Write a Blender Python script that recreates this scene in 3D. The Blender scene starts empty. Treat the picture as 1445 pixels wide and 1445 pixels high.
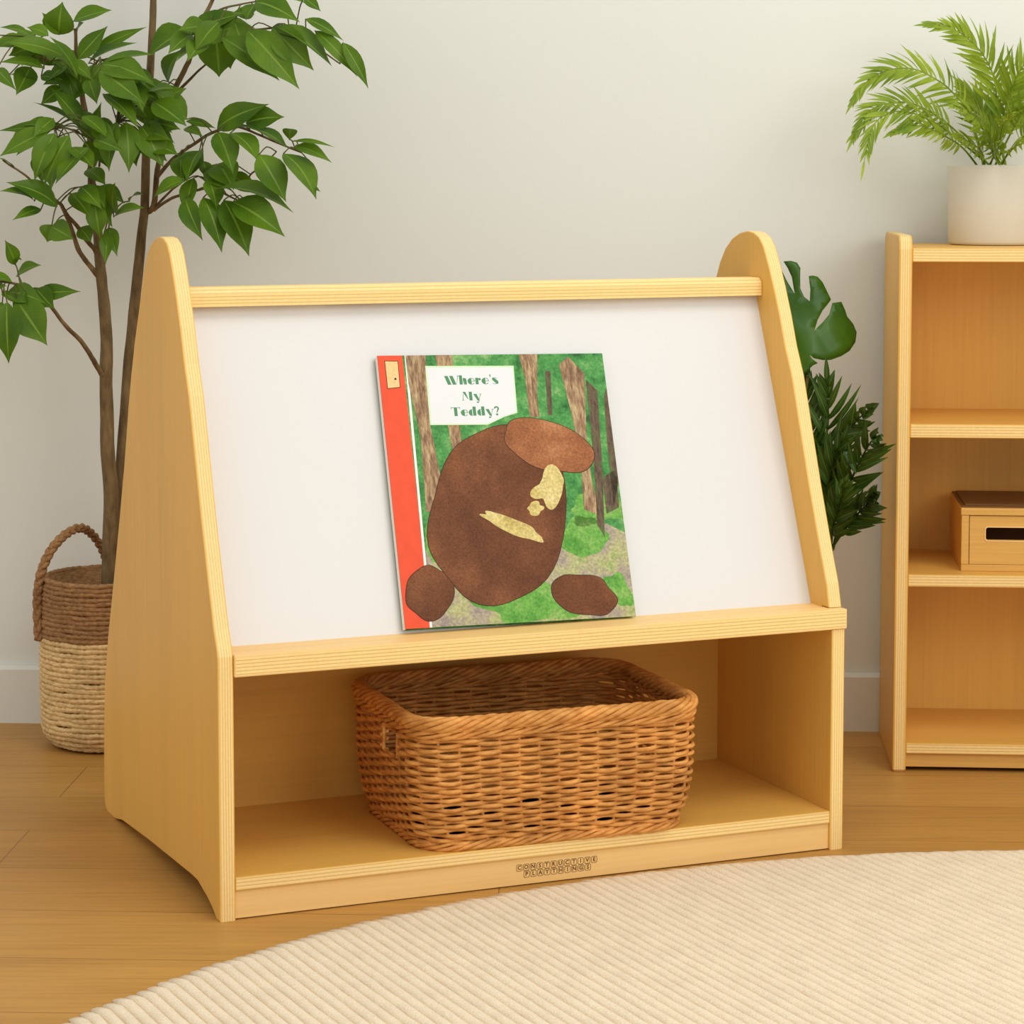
BRANCHES = [[(-0.6733, 4.13, 0.2017, 0.01453), (-0.6704, 4.1279, 0.2977, 0.01368), (-0.6661, 4.1257, 0.417, 0.01282), (-0.6707, 4.1236, 0.4883, 0.01197), (-0.6714, 4.1214, 0.583, 0.01111), (-0.6697, 4.1193, 0.6771, 0.01026), (-0.6731, 4.1171, 0.7474, 0.0094), (-0.6778, 4.115, 0.8059, 0.00855), (-0.6833, 4.1129, 0.8873, 0.00769), (-0.6882, 4.1107, 0.9221, 0.00684), (-0.689, 4.1086, 1.003, 0.00598), (-0.6973, 4.1064, 1.049, 0.00512), (-0.7032, 4.1043, 1.0949, 0.00427), (-0.7091, 4.1021, 1.1407, 0.00341), (-0.7103, 4.1, 1.1864, 0.00256)], [(-0.6678, 4.14, 0.1999, 0.01163), (-0.663, 4.1417, 0.3075, 0.01105), (-0.6559, 4.1433, 0.4147, 0.01047), (-0.6452, 4.145, 0.5335, 0.00988), (-0.6356, 4.1467, 0.6517, 0.0093), (-0.6266, 4.1483, 0.7341, 0.00872), (-0.6162, 4.15, 0.8281, 0.00814), (-0.6086, 4.1517, 0.8984, 0.00756), (-0.604, 4.1533, 1.0036, 0.00698), (-0.5969, 4.155, 1.12, 0.0064), (-0.5928, 4.1567, 1.1896, 0.00581), (-0.5899, 4.1583, 1.2591, 0.00523), (-0.5865, 4.16, 1.3631, 0.00465)], [(-0.6092, 4.155, 0.8867, 0.00581), (-0.5929, 4.1487, 0.8984, 0.00523), (-0.5854, 4.1425, 0.9569, 0.00465), (-0.571, 4.1363, 1.015, 0.00407), (-0.5651, 4.13, 1.0496, 0.00349)], [(-0.5651, 4.13, 1.0496, 0.00488), (-0.5526, 4.1183, 1.0862, 0.00455), (-0.5321, 4.1067, 1.1237, 0.00422), (-0.5224, 4.095, 1.1404, 0.0039), (-0.5078, 4.0833, 1.1854, 0.00357), (-0.483, 4.0717, 1.2301, 0.00324), (-0.4675, 4.06, 1.2744, 0.00291)], [(-0.5932, 4.15, 0.8902, 0.00291), (-0.5686, 4.135, 0.9068, 0.00266), (-0.5467, 4.12, 0.9151, 0.0024), (-0.5133, 4.105, 0.9244, 0.00215), (-0.4882, 4.09, 0.928, 0.0019), (-0.4635, 4.075, 0.9166, 0.00165), (-0.4276, 4.06, 0.8996, 0.0014)], [(-0.5852, 4.14, 0.9452, 0.00349), (-0.5621, 4.1267, 0.9708, 0.00327), (-0.545, 4.1133, 0.9823, 0.00305), (-0.5176, 4.1, 1.0006, 0.00283), (-0.4869, 4.0867, 1.0176, 0.00261), (-0.4623, 4.0733, 1.0243, 0.00239), (-0.4413, 4.06, 1.0263, 0.00217), (-0.408, 4.0467, 1.0136, 0.00195), (-0.367, 4.0333, 0.9964, 0.00173), (-0.3375, 4.02, 0.9849, 0.00151)], [(-0.592, 4.15, 0.8938, 0.00233), (-0.5644, 4.14, 0.9219, 0.00194), (-0.5443, 4.13, 0.9359, 0.00155), (-0.5312, 4.12, 0.9452, 0.00116)], [(-0.4617, 4.08, 0.9292, 0.00186), (-0.4337, 4.0675, 0.9384, 0.00169), (-0.4197, 4.055, 0.9522, 0.00151), (-0.4046, 4.0425, 0.9624, 0.00134), (-0.3781, 4.03, 0.9861, 0.00116)], [(-0.5472, 4.13, 1.0866, 0.00291), (-0.5271, 4.12, 1.1047, 0.0024), (-0.5095, 4.11, 1.1204, 0.0019), (-0.492, 4.1, 1.1338, 0.0014)], [(-0.5326, 4.11, 1.1239, 0.00279), (-0.497, 4.0883, 1.1743, 0.00252), (-0.4486, 4.0667, 1.1844, 0.00225), (-0.4121, 4.045, 1.1809, 0.00198), (-0.3646, 4.0233, 1.1819, 0.00171), (-0.3179, 4.0017, 1.1561, 0.00143), (-0.2716, 3.98, 1.1239, 0.00116)], [(-0.5016, 4.08, 1.1909, 0.00233), (-0.4704, 4.06, 1.2134, 0.00194), (-0.4339, 4.04, 1.2211, 0.00155), (-0.4069, 4.02, 1.2243, 0.00116)], [(-0.679, 4.12, 0.78, 0.00465), (-0.6928, 4.1, 0.8017, 0.00426), (-0.7053, 4.08, 0.8244, 0.00388), (-0.715, 4.06, 0.8652, 0.00349), (-0.7247, 4.04, 0.8975, 0.0031), (-0.7301, 4.02, 0.9068, 0.00271), (-0.742, 4.0, 0.9228, 0.00233)], [(-0.6796, 4.12, 0.815, 0.00465), (-0.6858, 4.102, 0.8295, 0.00419), (-0.693, 4.084, 0.8416, 0.00372), (-0.7068, 4.066, 0.8673, 0.00326), (-0.7161, 4.048, 0.8814, 0.00279), (-0.7262, 4.03, 0.9045, 0.00233)], [(-0.7264, 4.0, 0.9071, 0.00233), (-0.7436, 3.984, 0.9229, 0.00214), (-0.7561, 3.968, 0.9365, 0.00195), (-0.7684, 3.952, 0.9499, 0.00177), (-0.784, 3.936, 0.962, 0.00158), (-0.795, 3.92, 0.9719, 0.0014)], [(-0.6772, 4.11, 0.6215, 0.00465), (-0.6845, 4.0922, 0.6416, 0.00433), (-0.6894, 4.0744, 0.6569, 0.00401), (-0.7022, 4.0567, 0.6812, 0.00368), (-0.7217, 4.0389, 0.7054, 0.00336), (-0.7375, 4.0211, 0.7316, 0.00304), (-0.7499, 4.0033, 0.7508, 0.00271), (-0.7712, 3.9856, 0.7675, 0.00239), (-0.7901, 3.9678, 0.7773, 0.00207), (-0.8201, 3.95, 0.7825, 0.00174)], [(-0.6898, 4.1, 1.0086, 0.00209), (-0.7036, 4.0733, 1.0174, 0.00178), (-0.7217, 4.0467, 1.0249, 0.00147), (-0.7374, 4.02, 1.0221, 0.00116)], [(-0.707, 4.1, 1.0971, 0.00233), (-0.7164, 4.075, 1.103, 0.00203), (-0.7277, 4.05, 1.1202, 0.00174), (-0.7478, 4.025, 1.1371, 0.00145), (-0.7674, 4.0, 1.1672, 0.00116)], [(-0.7019, 4.11, 1.0928, 0.00186), (-0.6844, 4.09, 1.1127, 0.00163), (-0.6739, 4.07, 1.1256, 0.0014), (-0.6637, 4.05, 1.1338, 0.00116)], [(-0.7067, 4.1, 1.1177, 0.00209), (-0.7072, 4.0933, 1.1631, 0.00178), (-0.7058, 4.0867, 1.1833, 0.00147), (-0.6976, 4.08, 1.192, 0.00116)], [(-0.6744, 4.12, 0.7707, 0.00174), (-0.6701, 4.1067, 0.841, 0.00155), (-0.6605, 4.0933, 0.876, 0.00136), (-0.6513, 4.08, 0.8878, 0.00116)], [(-0.6759, 4.11, 0.9626, 0.00186), (-0.6704, 4.0933, 0.997, 0.00163), (-0.6581, 4.0767, 1.0197, 0.0014), (-0.6381, 4.06, 1.0343, 0.00116)]]
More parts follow.
